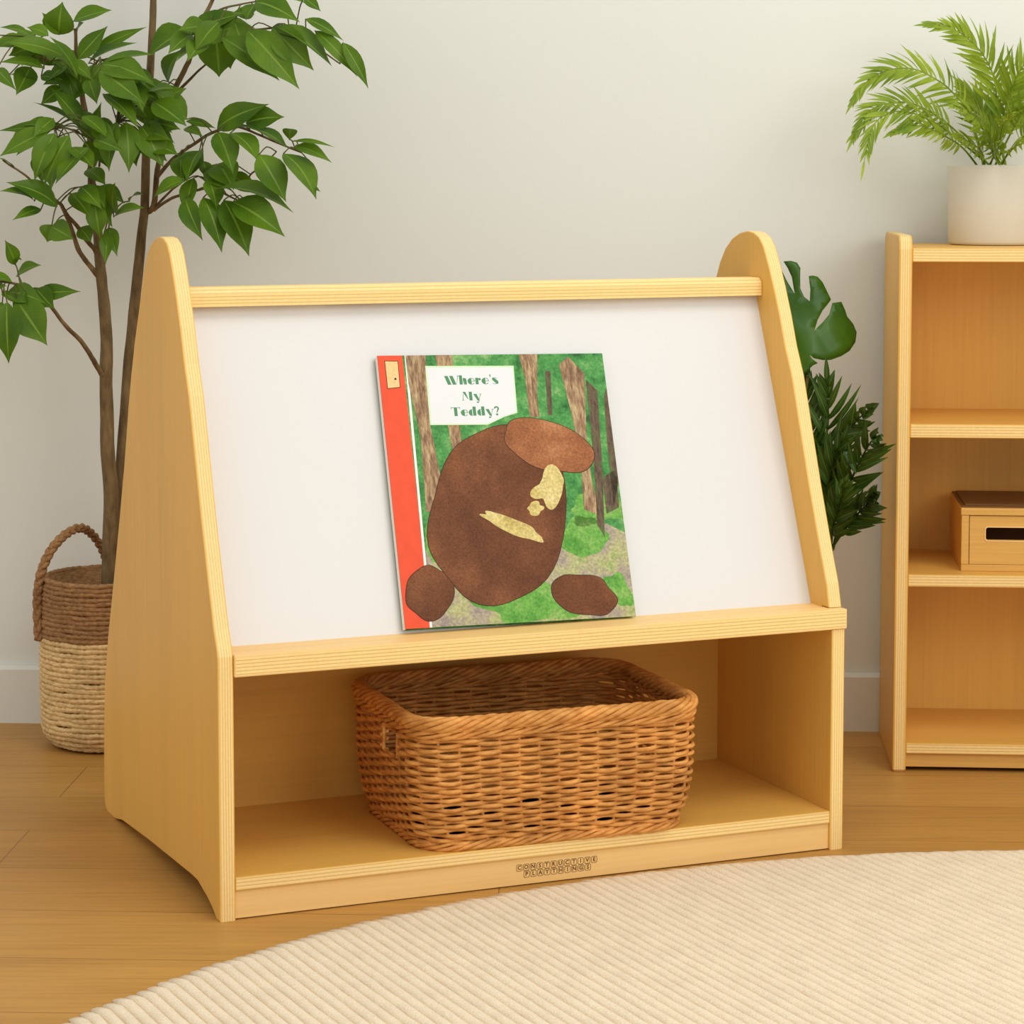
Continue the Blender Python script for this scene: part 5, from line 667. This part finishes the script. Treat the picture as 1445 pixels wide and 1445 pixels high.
# ------------------------------------------------------------------ foliage plant behind the display
RP = Vector((.385, 4.09, 0))
rear = empty('foliage_plant', RP, 0, 'dark green plant with one large split leaf above feathery fronds, behind the display', 'plant')
bm = bmesh.new(); lathe(bm, [(.001, 0), (.052, 0), (.056, .003), (.072, .15), (.072, .155), (.067, .155), (.065, .14), (.001, .138)], 48); link('flower_pot', bm, 'clay', rear)
for d in REAR:
    pts = [(RP.x+random.uniform(-.02, .02), RP.y+random.uniform(-.02, .02), .138), (RP.x*.75+d[0][0][0]*.25, RP.y-.01, .24)]+list(d[0])
    L0 = sum(math.dist(a, b_) for a, b_ in zip(pts, pts[1:])); 
    frond(rear, 'frond', (d[0],)+tuple(d[1:]), 'rear', RP, None, .0022, face=(-.15, -.95, .25), a0=44, a1=30, kl=1.38, kw=.80, kn=1.3, t0=.2)
    bm = bmesh.new(); tube(bm, [tuple(Vector(p)-RP) for p in smooth_path(pts[:3], 6)], .0022, 6); link('frond_stalk', bm, 'twig', rear, True)
bm = bmesh.new()
vs = [bm.verts.new(Vector(p)-RP) for p in SPLIT_LEAF]
es = [bm.edges.new((vs[i], vs[(i+1) % len(vs)])) for i in range(len(vs))]
bmesh.ops.triangle_fill(bm, edges=es, use_beauty=True, normal=(0, -1, 0))
for _ in range(2): bmesh.ops.subdivide_edges(bm, edges=[e for e in bm.edges if e.calc_length() > .012], cuts=1, use_grid_fill=False)
bmesh.ops.triangulate(bm, faces=bm.faces[:])
for vv in bm.verts:
    q = vv.co; vv.co.y += .0025*math.sin(q.x*95+q.z*60)+.004*noise.noise(q*22)
bmesh.ops.recalc_face_normals(bm, faces=bm.faces[:]); bmesh.ops.solidify(bm, geom=bm.faces[:], thickness=.0006)
sl = link('split_leaf', bm, 'split', rear, True)
bm = bmesh.new(); tube(bm, [tuple(Vector(p)-RP) for p in smooth_path(SPLIT_STEM, 6)], .0028, 7); link('leaf_stem', bm, 'twig', rear, True)

# ------------------------------------------------------------------ ribbed round rug
RC, RR, RPITCH, RA = Vector((.7343, 2.0275, 0)), 1.4215, .0162, math.radians(-63)
dv = Vector((math.cos(RA), math.sin(RA), 0)); nv = Vector((-dv.y, dv.x, 0))
if nv.y < 0: nv = -nv
bm = bmesh.new()
CS = [(-.5, .0), (-.46, .0045), (-.33, .0078), (-.12, .0094), (.12, .0094), (.33, .0078), (.46, .0045), (.5, .0)]
nr = int(2*RR/RPITCH)
for r in range(nr):
    o_ = -RR+(r+.5)*RPITCH
    half = math.sqrt(max(0, RR*RR-o_*o_))
    if half < .02: continue
    h0 = half+random.uniform(-.003, .003); h1 = half+random.uniform(-.003, .003)
    seg = max(6, int(half*2/.030)); prevr = None; j1 = random.uniform(0, 99)
    for s in range(seg+1):
        t = -h0+(h0+h1)*s/seg
        fz = 1+.10*noise.noise(Vector((t*28, r*2.3, j1))); sh = .0011*noise.noise(Vector((t*16, r*1.9, 3)))
        k = .25 if s in (0, seg) else 1.0
        ringv = [bm.verts.new(RC+dv*t+nv*(o_+a*RPITCH*1.04+sh)+Vector((0, 0, .0006+h_*fz*k))) for a, h_ in CS]
        if prevr:
            for a in range(len(CS)-1):
                f = bm.faces.new((prevr[a], ringv[a], ringv[a+1], prevr[a+1])); f.smooth = True
        else: bm.faces.new(ringv)
        prevr = ringv
    bm.faces.new(prevr[::-1])
bmesh.ops.recalc_face_normals(bm, faces=bm.faces[:])
rug = link('ribbed_rug', bm, 'rug'); rug['label'] = 'round cream ribbed wool rug lying on the wooden floor'; rug['category'] = 'rug'

# ------------------------------------------------------------------ light, world, camera
wd = bpy.data.worlds.new('daylight'); SC.world = wd; wd.use_nodes = True
bg = wd.node_tree.nodes['Background']; bg.inputs[0].default_value = (1.0, .995, .975, 1); bg.inputs[1].default_value = .88
def area(name, loc, target, sx, sy, power, col):
    l = bpy.data.lights.new(name, 'AREA'); l.shape = 'RECTANGLE'; l.size = sx; l.size_y = sy; l.energy = power; l.color = col
    o = bpy.data.objects.new(name, l); COL.objects.link(o); o.location = loc
    o.rotation_euler = (Vector(target)-Vector(loc)).to_track_quat('-Z', 'Y').to_euler(); return o
area('window_light', (2.3, .6, 2.1), (0, 3.6, .4), 1.8, 1.6, 34, (1, .98, .94))
area('ceiling_light', (.75, 2.5, 2.7), (.45, 3.6, .6), 1.6, 1.0, 20, (1, .98, .94))
cam = bpy.data.cameras.new('camera'); co = bpy.data.objects.new('camera', cam); COL.objects.link(co)
cam.sensor_width = 36; cam.lens = 3528.2466/1445*36; cam.shift_y = -175.795/1445; cam.clip_start = .05; cam.clip_end = 50
co.location = (0, 0, .94979); co.rotation_euler = (PI/2-.0849986, 0, 0); SC.camera = co
SC.view_settings.view_transform = 'Standard'; SC.view_settings.look = 'None'; SC.view_settings.exposure = -.05; SC.view_settings.gamma = 1; SC.view_settings.use_curve_mapping = False
